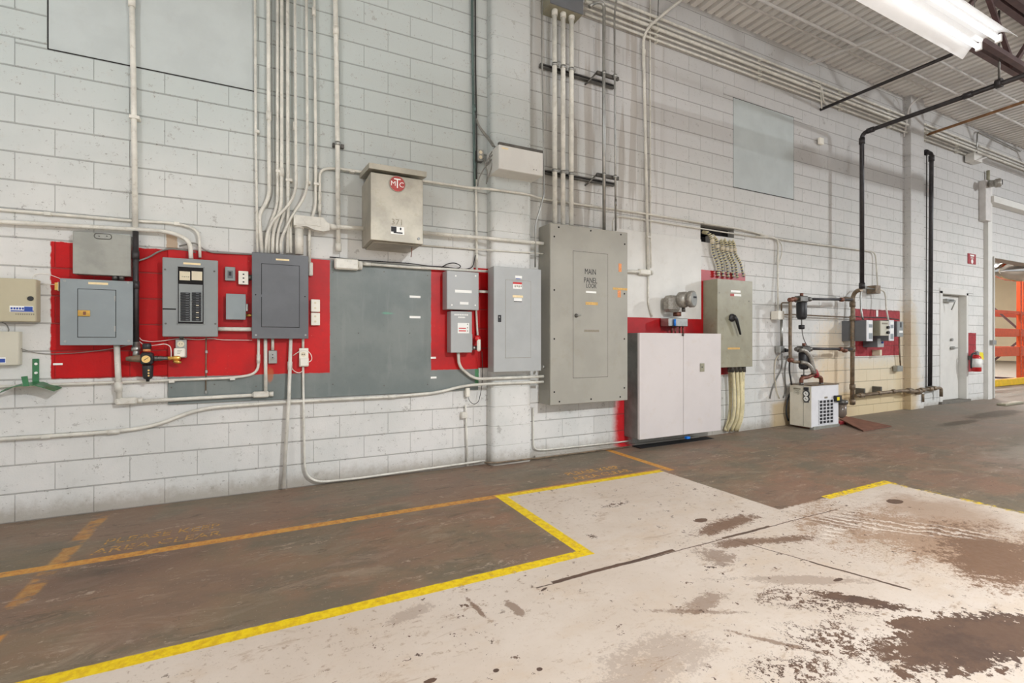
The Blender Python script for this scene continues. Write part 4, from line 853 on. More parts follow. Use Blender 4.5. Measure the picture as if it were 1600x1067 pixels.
c = P(385, 478, .06); obj('latch', MB().box(c.x-.005, c.x+.012, -.07, -.04, c.z-.04, c.z+.02, .003), 'steel', o.ro); c = P(384, 492, .04); obj('nipple', MB().cyl(c, c+Vector((.06, 0, 0)), .012, 10), 'brass', o.ro)
# dark grey panel
o = cab('breaker_panel', 'dark grey breaker panel under the bundle of white conduits', 'breaker panel', 393.5, 393, 528.5, 482, .11, 'grey_dark', over=.01, c=.003)
inset(o, 409, 411.5, 510, 467.5, 'grey_dark', proud=.0025); stick(o.ro, 431, 403.3, 452, 406, .11, 'label_cream', 'label_strip')
screws(o, ((400, 523), (477.5, 523)), 'steel'); screws(o, ((399.5, 460), (476.5, 463)), 'hole', .005); c = P(410, 461.5, .1125); obj('lock', MB().cyl(c, c-Vector((0, .003, 0)), .012, 14), 'grey_dark', o.ro)
# outlet with transformer under the open panel
o = smallbox('outlet_box', 'steel outlet box with a round socket and plugged white transformer', 'outlet', 274, 530, 558.5, 291.5, .055, 'steel')
c = P(282.5, 537, .055); so = obj('socket', MB().cyl(c, c-Vector((0, .004, 0)), .023, 18), 'ivory', o.ro)
for dx in (-.008, .008): obj('slot', MB().box(c.x+dx-.0015, c.x+dx+.0015, -.0605, -.0585, c.z-.003, c.z+.006), 'ink', so)
a = P(271.5, 543.5, .10); zb = P(271.5, 557.5, .10).z; tf = obj('transformer', MB().box(a.x, P(289, 543, .10).x, -.10, -.055, zb, a.z, .005), 'outlet', o.ro, 'white plugged transformer')
m = MB()
for k in range(3): m.box(a.x+.022, a.x+.022+.03-.006*k, -.1008, -.0995, a.z-.018-k*.012, a.z-.015-k*.012)
obj('lettering', m, 'faint', tf)
obj('nipple', MB().cyl(P(284, 530, .03), P(284, 524, .03), .016, 10), 'dark_steel', o.ro)
# air regulator
ro = thing('air_regulator', 'black air filter regulator with round gauge on the red wall', 'air regulator', P(231, 598, .10))
def cc(px, py, d=.10): return P(px, py, d)
obj('adjusting_knob', MB().lathe(cc(229.5, 545), (0, 0, 1), [(0, .024), (.004, .028), (.035, .028), (.043, .022)], 16), 'black', ro)
obj('collar', MB().cyl(cc(229.5, 548.5), cc(229.5, 544.5), .023, 14), 'ink_orange', ro)
a = cc(219, 550, .135); b = cc(238, 550, .135); obj('body', MB().box(a.x, b.x, -.135, -.065, P(220, 570, .135).z, a.z, .012), 'black', ro)
ga = P(229, 560.5, .137); g1 = obj('gauge', MB().cyl(ga+Vector((0, .004, 0)), ga-Vector((0, .018, 0)), .031, 22), 'black', ro); obj('gauge_face', MB().cyl(ga-Vector((0, .018, 0)), ga-Vector((0, .0195, 0)), .0265, 22), 'gold', g1)
obj('needle', MB().tube([ga+Vector((-.012, -.0205, -.008)), ga+Vector((.014, -.0205, .012))], .0018, 5), 'ink', g1)
obj('bowl', MB().lathe(cc(231, 570), (0, 0, -1), [(0, .034), (.01, .035), (.08, .032), (.098, .026), (.105, .012), (.12, .010)], 16), 'black', ro)
m = MB()
for py in (578, 582.5, 586.5): c = P(232.3, py, .133); m.cyl(c, c-Vector((0, .003, 0)), .006, 10)
obj('sight_holes', m, 'gold', ro)
tl = cc(211, 560.5, .08); obj('inlet_tee', MB().lathe(cc(197, 560, .08), (1, 0, 0), [(0, .014), (.02, .02), (.05, .024), (.07, .028), (.09, .028), (.10, .024), (.13, .024)], 12), 'oldpipe', ro)
obj('tee_stem', MB().cyl(cc(213, 560, .07), cc(213, 541, .065), .022, 12), 'steel', ro)
obj('outlet_nipple', MB().lathe(cc(238, 559.5, .09), (1, 0, 0), [(0, .02), (.03, .021), (.031, .017), (.05, .02), (.07, .015), (.11, .014)], 10), 'dark_steel', ro)
obj('quick_coupler', MB().lathe(cc(261, 559, .09), (1, 0, 0), [(0, .012), (.015, .018), (.025, .014), (.05, .02), (.075, .02), (.085, .013)], 12), 'brass', ro)
obj('coupler_tail', MB().lathe(cc(271, 564, .10), (1, 0, -.2), [(0, .010), (.03, .014), (.05, .008)], 10), 'brass', ro)
conduit('white wire sweeping right from the regulator under the open panel', [(218, 527, .04), (221, 531, .03), (235, 533.5, .02), (255, 532, .03), (280, 528, .04), (312, 530.5, .03), (330, 528, .03), (345, 530.5, .03), (394, 531, .04)], .0025, 'wire_white', .05, name='wire', cat='wire', n=6)
conduit('white wire looping from the regulator down to the brass coupler', [(218, 533, .04), (226, 540, .05), (242, 539, .06), (258, 536.5, .06), (266, 540, .07), (267.5, 547, .09), (267.5, 557, .10)], .003, 'wire_white', .04, name='wire', cat='wire', n=6)
conduit('thin dark conduit dropping from the open panel to the plywood foot', [(322, 526, .03), (322, 560, .03), (321.5, 612, .03)], .0045, 'oldpipe', name='thin_conduit', cat='conduit', straps=[(322, 549, .03), (322, 580, .03), (321.5, 612, .03)], strapmat='steel')
# small boxes around the dark grey panel
o = smallbox('switch_box', 'small metal switch box hanging under the dark grey panel', 'switch', 419.5, 547, 567.5, 433, .055, 'steel'); c = P(426, 556, .055)
for z_ in (.012, -.012): obj('screw', MB().cyl(c+Vector((0, 0, z_)), c+Vector((0, -.004, z_)), .005, 8), 'ink', o.ro)
m = MB()
for k in range(3): m.box(c.x-.018, c.x+.018-.008*k, -.0562, -.0548, c.z-.02-k*.007, c.z-.017-k*.007)
obj('lettering', m, 'faint', o.ro)
obj('nipple', MB().cyl(P(426, 548, .035), P(426, 527, .05), .012, 10), 'white_pipe', o.ro)
o = smallbox('outlet_box', 'white outlet box with adapter and looped wire under the dark grey panel', 'outlet', 467.5, 543.5, 572.5, 482, .055, 'outlet'); c = P(474, 553, .056); so = obj('socket', MB().cyl(c, c-Vector((0, .004, 0)), .02, 16), 'ivory', o.ro)
for dx in (-.008, .006): obj('slot', MB().cyl((c.x+dx, -.0605, c.z), (c.x+dx, -.059, c.z), .005, 8), 'ink', so)
a = P(469, 559, .085); obj('adapter', MB().box(a.x, P(482.5, 559, .085).x, -.085, -.055, P(469, 571.5, .085).z, a.z, .004), 'outlet', o.ro)
obj('nipple', MB().cyl(P(473.5, 544, .035), P(473.5, 527, .05), .0105, 10), 'white_pipe', o.ro)
conduit('white wire looping around the adapter outlet', [(458, 555, .05), (468, 548, .06), (478, 546, .06), (486, 552, .05), (488, 562, .05), (481, 566, .09)], .0032, 'wire_white', .04, name='wire', cat='wire', n=6)
conduit('white wire sagging between leaning conduit and adapter outlet', [(455, 573, .06), (460, 580, .05), (468, 582.5, .05), (474, 578, .05)], .0032, 'wire_white', .04, name='wire', cat='wire', n=6)
for (t_, b_, lb) in ((467, 486.5, 'upper'), (488, 507.5, 'lower')):
    o = smallbox('switch_box', '%s of two small white outlet boxes right of the dark grey panel' % lb, 'outlet', 486, t_, b_, 500, .055, 'outlet')
    for y_ in ((t_+b_)/2-4, (t_+b_)/2+4): c = P(492.5, y_, .0555); obj('socket', MB().cyl(c, c-Vector((0, .002, 0)), .009, 10), 'ivory', o.ro)
obj('switch_box', MB().box(P(482.5, 409, .06).x, P(489, 409, .06).x, -.06, -.02, P(483, 430, .06).z, P(483, 409, .06).z, .006), 'white_pipe', label='narrow white box at the end of the thin conduit right of the dark grey panel', cat='junction box')
# aluminium box
o = cab('metering_box', 'weathered aluminium box with sloping drip lid and red round badge', 'metering box', 579.2, 268, 373.7, 661, .42, 'stainless', cover='door', c=.003, back=.0)
d = .42; a = P(577, 254.7, d); lx0 = o.x0-.02; lx1 = o.x1+.02
m = MB(); zt = P(577, 257, .46).z; zf = P(577, 262, .46).z
m.prism([(-.46, zf), (-.46, zf+.045), (-.0, zf+.10), (-.0, zf+.055)], lx0, lx1, 'yz'); obj('lid', m, 'stainless', o.ro)
bc = P(620.7, 287, d); bd_ = obj('badge', MB().cyl(bc, bc-Vector((0, .004, 0)), .066, 28), 'mtc_red', o.ro)
obj('badge_rim', MB().tube([bc+Vector((math.cos(q*math.pi/12)*.066, -.004, math.sin(q*math.pi/12)*.066)) for q in range(25)], .003, 6), 'stainless', bd_)
text('M', bc+Vector((-.034, -.0048, -.002)), .058, 'label_white', bd_, 'badge_letter'); text('C', bc+Vector((.035, -.0048, -.006)), .06, 'label_white', bd_, 'badge_letter')
text('T', bc+Vector((0, -.0048, .0)), .115, 'label_white', bd_, 'badge_letter', sx=.85)
tp = P(621, 347, d+.001); text('371', tp, .07, 'faint', o.ro, 'stencil_number')
s_ = stick(o.ro, 610.5, 352.5, 631.5, 364.5, d, 'label_white', 'data_label'); stick(s_, 611, 353, 619.5, 361, d+.0016, 'ink', 'dark_block'); stick(s_, 615, 361.5, 629, 363.5, d+.0016, 'ink', 'dark_bar'); c = P(626, 357, d+.002); obj('figure', MB().box(c.x-.006, c.x+.006, -d-.003, -d-.0015, c.z-.01, c.z+.01), 'ink', s_)
c = P(654, 372.5, d); obj('lock', MB().cyl(c, c-Vector((0, .006, 0)), .012, 14), 'dark_steel', o.ro)
m = MB(); m.box(o.x0+.03, o.x1-.03, -.38, -.0, o.z0-.012, o.z0, .003); obj('bottom_flange', m, 'stainless', o.ro)
q = P(644, 388, .3); obj('drain_chain', MB().tube([q+Vector((0, 0, .04)), q+Vector((-.005, 0, -.03)), q+Vector((-.01, 0, -.075))], .004, 6), 'rustplate', o.ro)
# two small boxes beside the tall panel
o = cab('junction_box', 'square grey junction box above the small fused disconnect', 'junction box', 698.4, 422, 482.5, 748, .15, 'grey', back=.02, c=.003)
stick(o.ro, 711, 452, 737, 456.5, .15); stick(o.ro, 718.5, 471, 732, 475, .15); screws(o, ((712, 430.5), (743, 430.5), (706, 476), (742.5, 476.5)), 'label_white', .008)
o = cab('fused_disconnect', 'small grey fused disconnect with red handle on its right side', 'disconnect', 704.6, 485.5, 550.5, 737.5, .135, 'grey', back=.02, cover='door', c=.003)
for k, (l, r, y) in enumerate(((710, 732, 490), (716, 727, 494))):
    m = MB(); a = P(l, y, .135); b = P(r, y, .135); nn = 8
    for q in range(nn): xx = a.x+(b.x-a.x)*q/nn; m.box(xx, xx+(b.x-a.x)/nn*.7, -.1362, -.1348, a.z-.013, a.z)
    obj('lettering', m, 'label_white', o.ro)
s_ = stick(o.ro, 715, 504, 733, 520, .135, 'label_white', 'sticker')
for y in (511.5, 515.5): stick(s_, 717, y, 728, y+1.6, .1366, 'ink_red', 'red_line')
for y in (505.5, 511, 516): c = P(730.5, y+.5, .1366); obj('symbol', MB().cyl(c, c-Vector((0, .001, 0)), .005, 8), 'ink', s_)
hp = P(740, 531, .09); obj('handle_arm', MB().box(o.x1, o.x1+.012, -.12, -.03, hp.z-.10, hp.z+.06, .003), 'grey', o.ro); obj('handle_knob', MB().lathe(hp+Vector((-.0, -.02, .01)), (1, 0, .2), [(0, .014), (.01, .03), (.04, .034), (.06, .022)], 14), 'redmetal', o.ro, 'red handle knob')
c = P(737.5, 543, .08); obj('hub', MB().cyl(c, c+Vector((.045, 0, 0)), .022, 12), 'steel', o.ro)
conduit('white conduit dropping beside the small fused disconnect', [(744, 483, .05), (745.5, 515, .05), (747, 530, .06)], .0105)
obj('remote_pendant', MB().box(P(745.2, 529, .13).x, P(751, 529, .13).x, -.145, -.115, P(745, 548.5, .13).z, P(745, 528.5, .13).z, .012), 'outlet', label='white oval pendant control hanging right of the small disconnect', cat='pendant')
conduit('white conduit stub joining square junction box to the tall panel', [(748, 455, .08), (767, 455.5, .08)], .014, 'white_pipe')
# tall grey panel on the pilaster
o = cab('breaker_panel', 'tall light grey breaker panel left of the main panel', 'breaker panel', 771.6, 415, 581, 845.5, .115+.14, 'grey', back=PD, c=.003)
dd = o.d
inset(o, 790, 436.7, 558.5, 829, 'grey', proud=.0015, gm='faint', gw=.003)
a = P(778, 491.5, dd); obj('latch', MB().box(a.x, P(783, 491, dd).x, -dd-.006, -dd, P(778, 502.5, dd).z, a.z, .002), 'black', o.ro); c = P(780.3, 495, dd+.006); obj('lock', MB().cyl(c, c-Vector((0, .003, 0)), .006, 10), 'steel', o.ro)
stick(o.ro, 805, 430, 815.5, 434, dd); stick(o.ro, 806, 434.2, 813, 435.3, dd, 'ink_blue', 'label_line')
s_ = stick(o.ro, 801.5, 440, 815.5, 450.5, dd+.0015, 'label_white', 'sticker'); stick(s_, 801.5, 440, 815.5, 443, dd+.003, 'ink_red', 'danger_band')
m = MB(); a = P(804, 445, dd+.004)
for q in range(4): m.box(a.x+q*.022, a.x+q*.022+.012, -dd-.0045, -dd-.003, a.z-.02+.006*(q % 2), a.z)
obj('lettering', m, 'faint', s_)
stick(o.ro, 801, 460.5, 817, 464, dd+.0015, 'label_cream'); s_ = stick(o.ro, 803, 465, 815.5, 471.5, dd+.0015, 'label_white', 'sticker'); stick(s_, 803, 469.8, 815.5, 471.2, dd+.003, 'ink', 'black_line')
c = P(847, 572, .16); obj('knockout_plug', MB().cyl(c, c+Vector((.02, 0, -.01)), .02, 10), 'steel', o.ro)
# white cabinet on the pilaster
o = cab('emergency_light_unit', 'white steel cabinet with olive cables on the round-cornered pilaster', 'electrical cabinet', 779.6, 224.5, 262.5, 848.3, .33, 'smooth_white', back=.04, c=.004)
a = P(783, 229, .33); stick(o.ro, 784, 229.5, 794, 231.5, .33, 'label_cream', 'label_strip'); obj('top_edge', MB().box(o.x0, o.x1, -.335, -.30, o.z1-.004, o.z1+.022, .002), 'dark_steel', o.ro)
screws(o, ((834, 264.5), (838, 265.2)), 'ink', .004)
# top junction box
o = cab('splice_box', 'large grey splice box at the top edge above three risers', 'junction box', 860, -40, 3.5, 911.5, .20, 'grey_dark', back=.0, side='olive', c=.003)
# main panel
o = cab('main_panel', 'very large greige main panel with hand written MAIN PANEL LOOK', 'electrical panel', 859.8, 347.5, 633, 980.7, .235, 'greige', back=.0, c=.004, cth=.016)
d = o.d
inset(o, 895.5, 391.5, 590, 949.5, 'greige', proud=.002, gw=.003)
for body, px, py, sz in (('MAIN', 922.5, 424.5, .085), ('PANEL', 922.8, 438, .082), ('LOOK', 924, 446.5, .068)): text(body, P(px, py, d+.0025), sz, 'ink', o.cover, 'handwriting', sx=.72)
stick(o.ro, 915.5, 454, 931.5, 457, d+.002, 'label_white', 'label_strip'); stick(o.ro, 915, 471, 934, 475.5, d+.002, 'ink_tan', 'tape_residue'); stick(o.ro, 913, 514.5, 936, 518, d+.002, 'faint', 'tape_residue')
stick(o.ro, 957.5, 448.5, 980, 452, d, 'ink_tan', 'tape_strip'); stick(o.ro, 965, 453, 970, 464, d, 'ink_orange', 'tape_strip'); stick(o.ro, 966.5, 411, 971, 424, d, 'ink_orange', 'tape_strip')
c = P(900, 492.5, d+.002); obj('latch', MB().lathe(c, (0, -1, 0), [(0, .02), (.01, .02), (.011, .014), (.02, .012)], 14), 'dark_steel', o.ro); obj('latch_lever', MB().tube([c-Vector((0, .02, 0)), c+Vector((.05, -.022, .004))], .006, 6), 'steel', o.ro)
screws(o, ((873, 354.5), (923, 360), (970, 366), (866, 369), (976, 381), (866, 452.5), (975.5, 458.5), (866, 529), (975.5, 529), (866, 612), (975.5, 605.5), (874, 627), (923.5, 623), (969, 619.5)), 'hole', .009, th=.003)
# low white cabinet
o = cab('floor_cabinet', 'wide low white two-door cabinet just above the floor right of the main panel', 'cabinet', 997.8, 519.5, 686.5, 1125.4, .25, 'white_cab', back=.0, side='cab_side', c=.004, cth=.02)
d = .25; xm = P(1066.5, 600, d).x
obj('door', MB().box(o.x0+.002, xm-.002, -d-.014, -d, o.z0, o.z1, .003), 'white_cab', o.ro); obj('door', MB().box(xm+.002, o.x1-.002, -d-.014, -d, o.z0, o.z1, .003), 'white_cab', o.ro)
a = P(1093.5, 567, d+.014); lt = obj('latch', MB().box(a.x, P(1100, 567, d+.014).x, -d-.024, -d-.014, P(1093.5, 580, d).z, a.z, .003), 'olive', o.ro); c = P(1097, 573, d+.024); obj('lock', MB().cyl(c, c-Vector((0, .002, 0)), .008, 10), 'ink', lt)
c = P(1066.5, 521.5, d+.014); obj('top_bolt', MB().cyl(c+Vector((0, 0, -.02)), c+Vector((0, -.01, .01)), .014, 10), 'dark_steel', o.ro)
c = P(1074, 683, d); obj('tape_scrap', MB().box(c.x-.03, c.x+.03, -d-.02, -d+.02, c.z-.015, c.z+.012, .004), 'blue_tape', o.ro, 'bright blue tape scrap')
obj('drip_mat', MB().box(X_(985), X_(1100), -.17, -.03, fz(4.2)+.001, fz(4.2)+.008, .001), 'hole', label='thin black mat on the floor beneath the low white cabinet', cat='mat')
# cast metal instrument
ro = thing('pressure_switch', 'round cast metal instrument above the low white cabinet', 'instrument', P(1060, 521, .12))
b = P(1060, 465, .12)
a = P(1048, 460, .20); obj('rear_housing', MB().box(a.x, P(1066, 460, .20).x, -.20, -.05, P(1048, 486.5, .2).z, a.z, .035), 'meter', ro)
c = P(1061, 468, .17); obj('barrel', MB().lathe(c, (.35, -1, 0), [(0, .085), (.01, .095), (.09, .095), (.092, .085), (.13, .085), (.132, .098), (.18, .098), (.185, .08)], 22), 'meter', ro)
ax = Vector((.35, -1, 0)).normalized(); f0 = c+ax*.185; obj('dial_glass', MB().cyl(f0, f0+ax*.003, .08, 22), 'steel', ro); obj('dial_mark', MB().box(f0.x-.035, f0.x+.03, f0.y-.012, f0.y-.004, f0.z+.01, f0.z+.03), 'ink', ro)
c = P(1068, 479, .18); obj('cable_gland', MB().cyl(c, c-Vector((0, 0, .06)), .022, 10), 'dark_steel', ro)
c = P(1058, 487, .1); obj('neck', MB().cyl(c, c-Vector((0, 0, .05)), .05, 12), 'copper', ro)
a = P(1045, 496, .17); obj('manifold', MB().box(a.x, P(1075, 496, .17).x, -.17, -.03, P(1045, 509, .17).z, a.z, .006), 'steel', ro)
c = P(1054.5, 502, .18); obj('blue_cap', MB().cyl(c+Vector((0, 0, .03)), c-Vector((0, 0, .05)), .014, 10), 'blue_tape', ro, 'blue cap')
for px in (1050, 1055, 1062, 1067): c = P(px, 509, .1); obj('tube', MB().cyl(c, P(px, 521, .1), .009, 8), 'copper', ro)
# disconnect switch
o = cab('disconnect_switch', 'olive grey safety switch with long black handle right of the low cabinet', 'disconnect', 1121, 434.8, 574, 1175.8, .24, 'olive', back=.016, cover='door', c=.003)
d = o.d
s_ = stick(o.ro, 1142, 452.5, 1157, 456, d); s_ = stick(o.ro, 1141, 458, 1147, 462, d, 'mtc_red', 'red_label'); stick(o.ro, 1147, 458.5, 1158, 462, d, 'label_white')
stick(o.ro, 1137, 542.5, 1156, 545.5, d, 'ink_tan', 'tape_residue')
c = P(1143, 496, d); obj('handle_hub', MB().lathe(c, (0, -1, 0), [(0, .05), (.02, .05), (.022, .035), (.05, .03)], 18), 'black', o.ro)
e_ = P(1157, 522, d+.05); h_ = MB(); h_.tube([c+Vector((-.02, -.05, .02)), c+Vector((.02, -.055, -.02)), e_], .02, 8, rr=[.024, .022, .012]); obj('handle', h_, 'black', o.ro, 'long black handle')
screws(o, ((1124, 457), (1139, 499), (1170, 470)), 'dark_steel', .007)
# flexible conduits above it
for i, pts in enumerate(([(1098, 362), (1108, 364), (1113, 376), (1114, 394), (1122, 414), (1122.5, 424)], [(1113, 367), (1120, 375), (1121.5, 392), (1128, 410), (1130, 425)], [(1124.5, 372), (1128.5, 380), (1129, 394), (1136, 412), (1138, 426)], [(1129.5, 371), (1135, 380), (1136, 396), (1143, 410), (1146, 426)], [(1137, 373), (1141.5, 382), (1142, 398), (1150, 415), (1152, 427)], [(1142.5, 373), (1147, 382), (1148.5, 396), (1157, 410), (1162, 425)])):
    dd0 = .06; pp = path([(a, b, -.05 if k == 0 else dd0) for k, (a, b) in enumerate(pts)]); pp[-1] = pp[-1]+Vector((0, 0, -.06))
    m = MB(); fine = []
    for k in range(len(pp)-1):
        for q in range(9): fine.append(pp[k].lerp(pp[k+1], q/9))
    fine.append(pp[-1]); sm = fine[:]
    for _ in range(3): sm = [sm[0]]+[(sm[k-1]+sm[k]*2+sm[k+1])/4 for k in range(1, len(sm)-1)]+[sm[-1]]
    m.tube(sm, .0135, 8)
    ro = thing('flexible_conduit', '%s of the six ribbed cream conduits above the olive switch' % ['leftmost', 'second from left', 'third from left', 'third from right', 'second from right', 'rightmost'][i], 'flexible conduit', pp[-1], 'ribbed conduits above the safety switch')
    obj('inner_tube', m, 'grey_dark', ro); rg = MB(); acc = 0
    for k in range(len(sm)-1):
        seg_ = (sm[k+1]-sm[k]); tn_ = seg_.normalized(); acc += seg_.length
        if acc > .024: acc = 0; rg.lathe(sm[k]-tn_*.0075, tn_, [(0, .015), (.003, .0235), (.012, .0235), (.015, .015)], 9)
    obj('ribs', rg, 'cream_hose', ro, kind='stuff'); cj = sm[len(sm)*2//5]; tn = (sm[len(sm)*2//5+1]-cj).normalized(); obj('clip', MB().cyl(cj-tn*.025, cj+tn*.025, .028, 10), 'white_warm', ro)
for i, (xa, xb2, xc) in enumerate(((1144, 1147, 1136), (1150, 1153, 1143), (1156, 1158, 1149), (1162, 1160.5, 1152), (1140, 1141, 1133))):
    dd0 = .16 if i < 4 else .08
    ro = thing('flexible_conduit', '%s of the five smooth cream conduits below the olive switch' % ['second', 'middle', 'fourth', 'rightmost', 'leftmost, rearmost'][i], 'flexible conduit', P(xc, 668, .05), 'smooth conduits below the safety switch')
    p_ = path([(xa, 570, dd0), (xb2, 600, dd0), (xb2+.5, 635, dd0), (xb2-2, 655, dd0*.8), (xc+2, 667, dd0*.5), (xc, 672, .04)])
    obj('hose', MB().tube(p_, .021, 10, .15), 'cream_hose', ro); obj('connector', MB().cyl(p_[0]+Vector((0, 0, .02)), p_[0]-Vector((0, 0, .09)), .027, 10), 'dark_steel', ro)
# ================================================================== right half: boxes, air filters, dryer
o = smallbox('junction_box', 'white junction box on the block wall left of the air filters', 'junction box', 1216, 485, 498.5, 1225.5, .13, 'outlet')
o = smallbox('outlet_box', 'small grey outlet box with a black plug above the dryer at left', 'outlet', 1219.5, 540, 550.5, 1226, .10, 'steel')
c = P(1226, 546.5, .08); obj('plug', MB().cyl(c, c+Vector((.14, 0, -.01)), .03, 10, .012), 'black', o.ro)
conduit('white conduit dropping to the white junction box left of the air filters', [(1180, 369, .03), (1205, 370, .03), (1216, 374, .03), (1215.5, 410, .03), (1215.5, 487, .06)], .013, bend=.15)
conduit('thin white cable looping beside the conduit left of the air filters', [(1188, 367, .03), (1212, 371, .03), (1221.5, 380, .03), (1222, 396, .03), (1216.5, 412, .03)], .008, 'white_pipe', .1, name='cable', cat='cable')
conduit('galvanised conduit between the white junction box and the grey outlet box', [(1221, 498, .05), (1221.3, 541, .05)], .018, 'steel')
conduit('small conduit rising from the white junction box to the filter frame', [(1221, 486, .05), (1221, 472.5, .05), (1235, 472.5, .08)], .010, 'oldpipe', .03)
conduit('long thin horizontal conduit crossing the air filter frame', [(1226, 491, .08), (1240, 491, .08), (1334, 495.5, .08)], .011, 'oldpipe')
conduit('pinkish wire drooping from the grey outlet box to the floor', [(1219, 552, .05), (1211, 562, .02), (1210, 590, .02), (1214, 612, .02), (1218, 622, .02)], .006, 'white_warm', .1, name='wire', cat='wire', n=6)
# filter frame
FD = .26
ro = thing('air_line_frame', 'tarnished pipe frame carrying two black air filters beside the riser', 'pipework', P(1280, 570, FD))
def pt(px, py, d=FD): return P(px, py, d)
obj('top_pipe', MB().tube([pt(1246, 466.5), pt(1331, 467.5)], .019, 12), 'blackpipe', ro)
obj('left_pipe', MB().tube([pt(1246, 466.5), pt(1234.8, 466.5), pt(1234.6, 530), pt(1234.8, 564), pt(1251, 565.5)], .022, 12, .09), 'oldpipe', ro)
obj('bottom_pipe', MB().tube([pt(1246, 544), pt(1331, 545)], .019, 12), 'blackpipe', ro)
for (px, py) in ((1235.5, 468), (1235.3, 562), (1240, 467), (1264, 467), (1315, 467.5), (1246, 545), (1265, 545), (1314, 545), (1320, 547)):
    c = pt(px, py); obj('fitting', MB().lathe(c-Vector((.04, 0, 0)), (1, 0, 0), [(0, .024), (.01, .031), (.03, .033), (.05, .033), (.07, .031), (.08, .024)], 12), 'copper' if px < 1245 or px > 1312 else 'dark_steel', ro)
for i, (py, yb, lb) in enumerate(((467, 493, 'upper'), (545, 571, 'lower'))):
    px = 1252.5 if i == 0 else 1256; f_ = thing('air_filter', '%s black cylindrical air filter in the pipe frame' % lb, 'air filter', pt(px, yb))
    c = pt(px, py); obj('head', MB().box(c.x-.09, c.x+.07, c.y-.06, c.y+.06, c.z-.045, c.z+.045, .015), 'dark_steel', f_)
    obj('bowl', MB().lathe(c-Vector((0, 0, .045)), (0, 0, -1), [(0, .06), (.01, .068), (.20, .066), (.235, .05), (.24, .02)], 16), 'black', f_)
    obj('indicator', MB().cyl(c+Vector((0, 0, .04)), c+Vector((0, 0, .085)), .022, 10), 'copper', f_)
    e0 = c-Vector((0, 0, .28)); obj('drain_stem', MB().cyl(e0, e0-Vector((0, 0, .09)), .008, 8), 'rubber', f_); e1 = e0-Vector((0, 0, .10)); obj('float_drain', MB().lathe(e1+Vector((0, 0, .02)), (0, 0, -1), [(0, .03), (.005, .04), (.05, .04), (.06, .03)], 12), 'black', f_)
conduit('thin grey drain tube from the upper air filter down to the lower one', [(1253, 508, FD), (1253.5, 520, FD), (1256, 530, FD), (1261, 540, FD)], .007, 'rubber', .1, name='drain_tube', cat='tube', n=6)
conduit('upper grey hose arching from the lower filter toward the dryer', [(1250, 546, .30), (1258, 547, .32), (1266, 556, .34), (1270, 572, .35), (1273, 583, .36)], .028, 'meter', .12, name='hose', cat='hose')
conduit('lower grey hose curving from the pipe frame to the dryer', [(1251, 565.5, .28), (1259, 566, .32), (1267, 572, .35), (1271, 582, .36)], .026, 'meter', .12, name='hose', cat='hose')
conduit('black diagonal hose beside the lower air filter', [(1262, 549, .28), (1266, 563, .3), (1269, 575, .33), (1275, 586, .35)], .018, 'black', .1, name='hose', cat='hose')
ro = thing('pipe_manifold', 'rust red copper manifold on top of the cream dryer', 'pipework', P(1268, 598, .33))
def pd(px, py, d=.33): return P(px, py, d)
obj('pipe', MB().tube([pd(1252, 600), pd(1252, 590), pd(1262, 589), pd(1272, 584)], .026, 12, .06), 'copper', ro)
obj('pipe', MB().tube([pd(1272, 584), pd(1278, 588), pd(1283, 589), pd(1283, 600)], .026, 12, .06), 'copper', ro)
c = pd(1272.5, 583); obj('valve', MB().lathe(c+Vector((.05, 0, -.05)), (-.7, 0, 1), [(0, .03), (.03, .045), (.10, .045), (.13, .03)], 12), 'redplate', ro)
for px in (1252, 1283): obj('nut', MB().cyl(pd(px, 601.5), pd(px, 597), .034, 6), 'dark_steel', ro)
# the dryer
DB = .10; DFt = D-(D-DB)*gx(1234)/gx(1268.5); dx0 = P(1268.5, 600, DFt).x; dx1 = P(1311, 600, DFt).x
zt = P(1268.5, 601.5, DFt).z; zb = P(1268.5, 668, DFt).z; zf0 = fz(7)
ro = thing('air_dryer', 'cream refrigerated air dryer cabinet on the floor with grille and two gauges', 'air dryer', ((dx0+dx1)/2, -(DB+DFt)/2, zf0))
obj('body', MB().box(dx0+.004, dx1, -DFt+.006, -DB, zb, zt-.01, .004), 'dryer_f', ro)
obj('side_panel', MB().box(dx0, dx0+.01, -DFt+.01, -DB, zb, zt-.01, .002), 'dryer', ro)
obj('side_seam', MB().box(dx0-.0015, dx0+.001, -DFt+.115, -DFt+.12, zb+.01, zt-.02), 'faint', ro)
obj('top_plate', MB().box(dx0-.004, dx1+.004, -DFt-.004, -DB+.004, zt-.012, zt, .003), 'oldpipe', ro)
obj('base_rail', MB().box(dx0+.03, dx1-.0, -DFt-.01, -DFt+.05, zb-.05, zb+.012, .004), 'steelbox', ro)
for xx in (dx0+.06, dx1-.1): obj('foot', MB().box(xx, xx+.08, -DFt+.03, -DB-.03, zf0, zb-.0, .004), 'rustplate', ro)
# grille on the front
a = P(1280, 625, DFt); q = P(1280, 662.5, DFt); xr = P(1302, 625, DFt).x
gr = obj('grille', MB().box(a.x, xr, -DFt+.004, -DFt+.008, q.z, a.z), 'ink', ro); m = MB(); nr = 7; nc = 4
for k in range(nr+1): zz = q.z+(a.z-q.z)*k/nr; m.box(a.x-.005, xr+.005, -DFt-.004, -DFt+.006, zz-.005, zz+.005)
for k in range(nc+1): xx = a.x+(xr-a.x)*k/nc; m.box(xx-.005, xx+.005, -DFt-.005, -DFt+.006, q.z, a.z)
obj('grille_bars', m, 'dryer_f', gr)
obj('front_logo', MB().box(P(1289, 619, DFt).x, P(1293, 619, DFt).x, -DFt-.001, -DFt+.006, P(1289, 622, DFt).z, P(1289, 619.3, DFt).z), 'faint', ro)
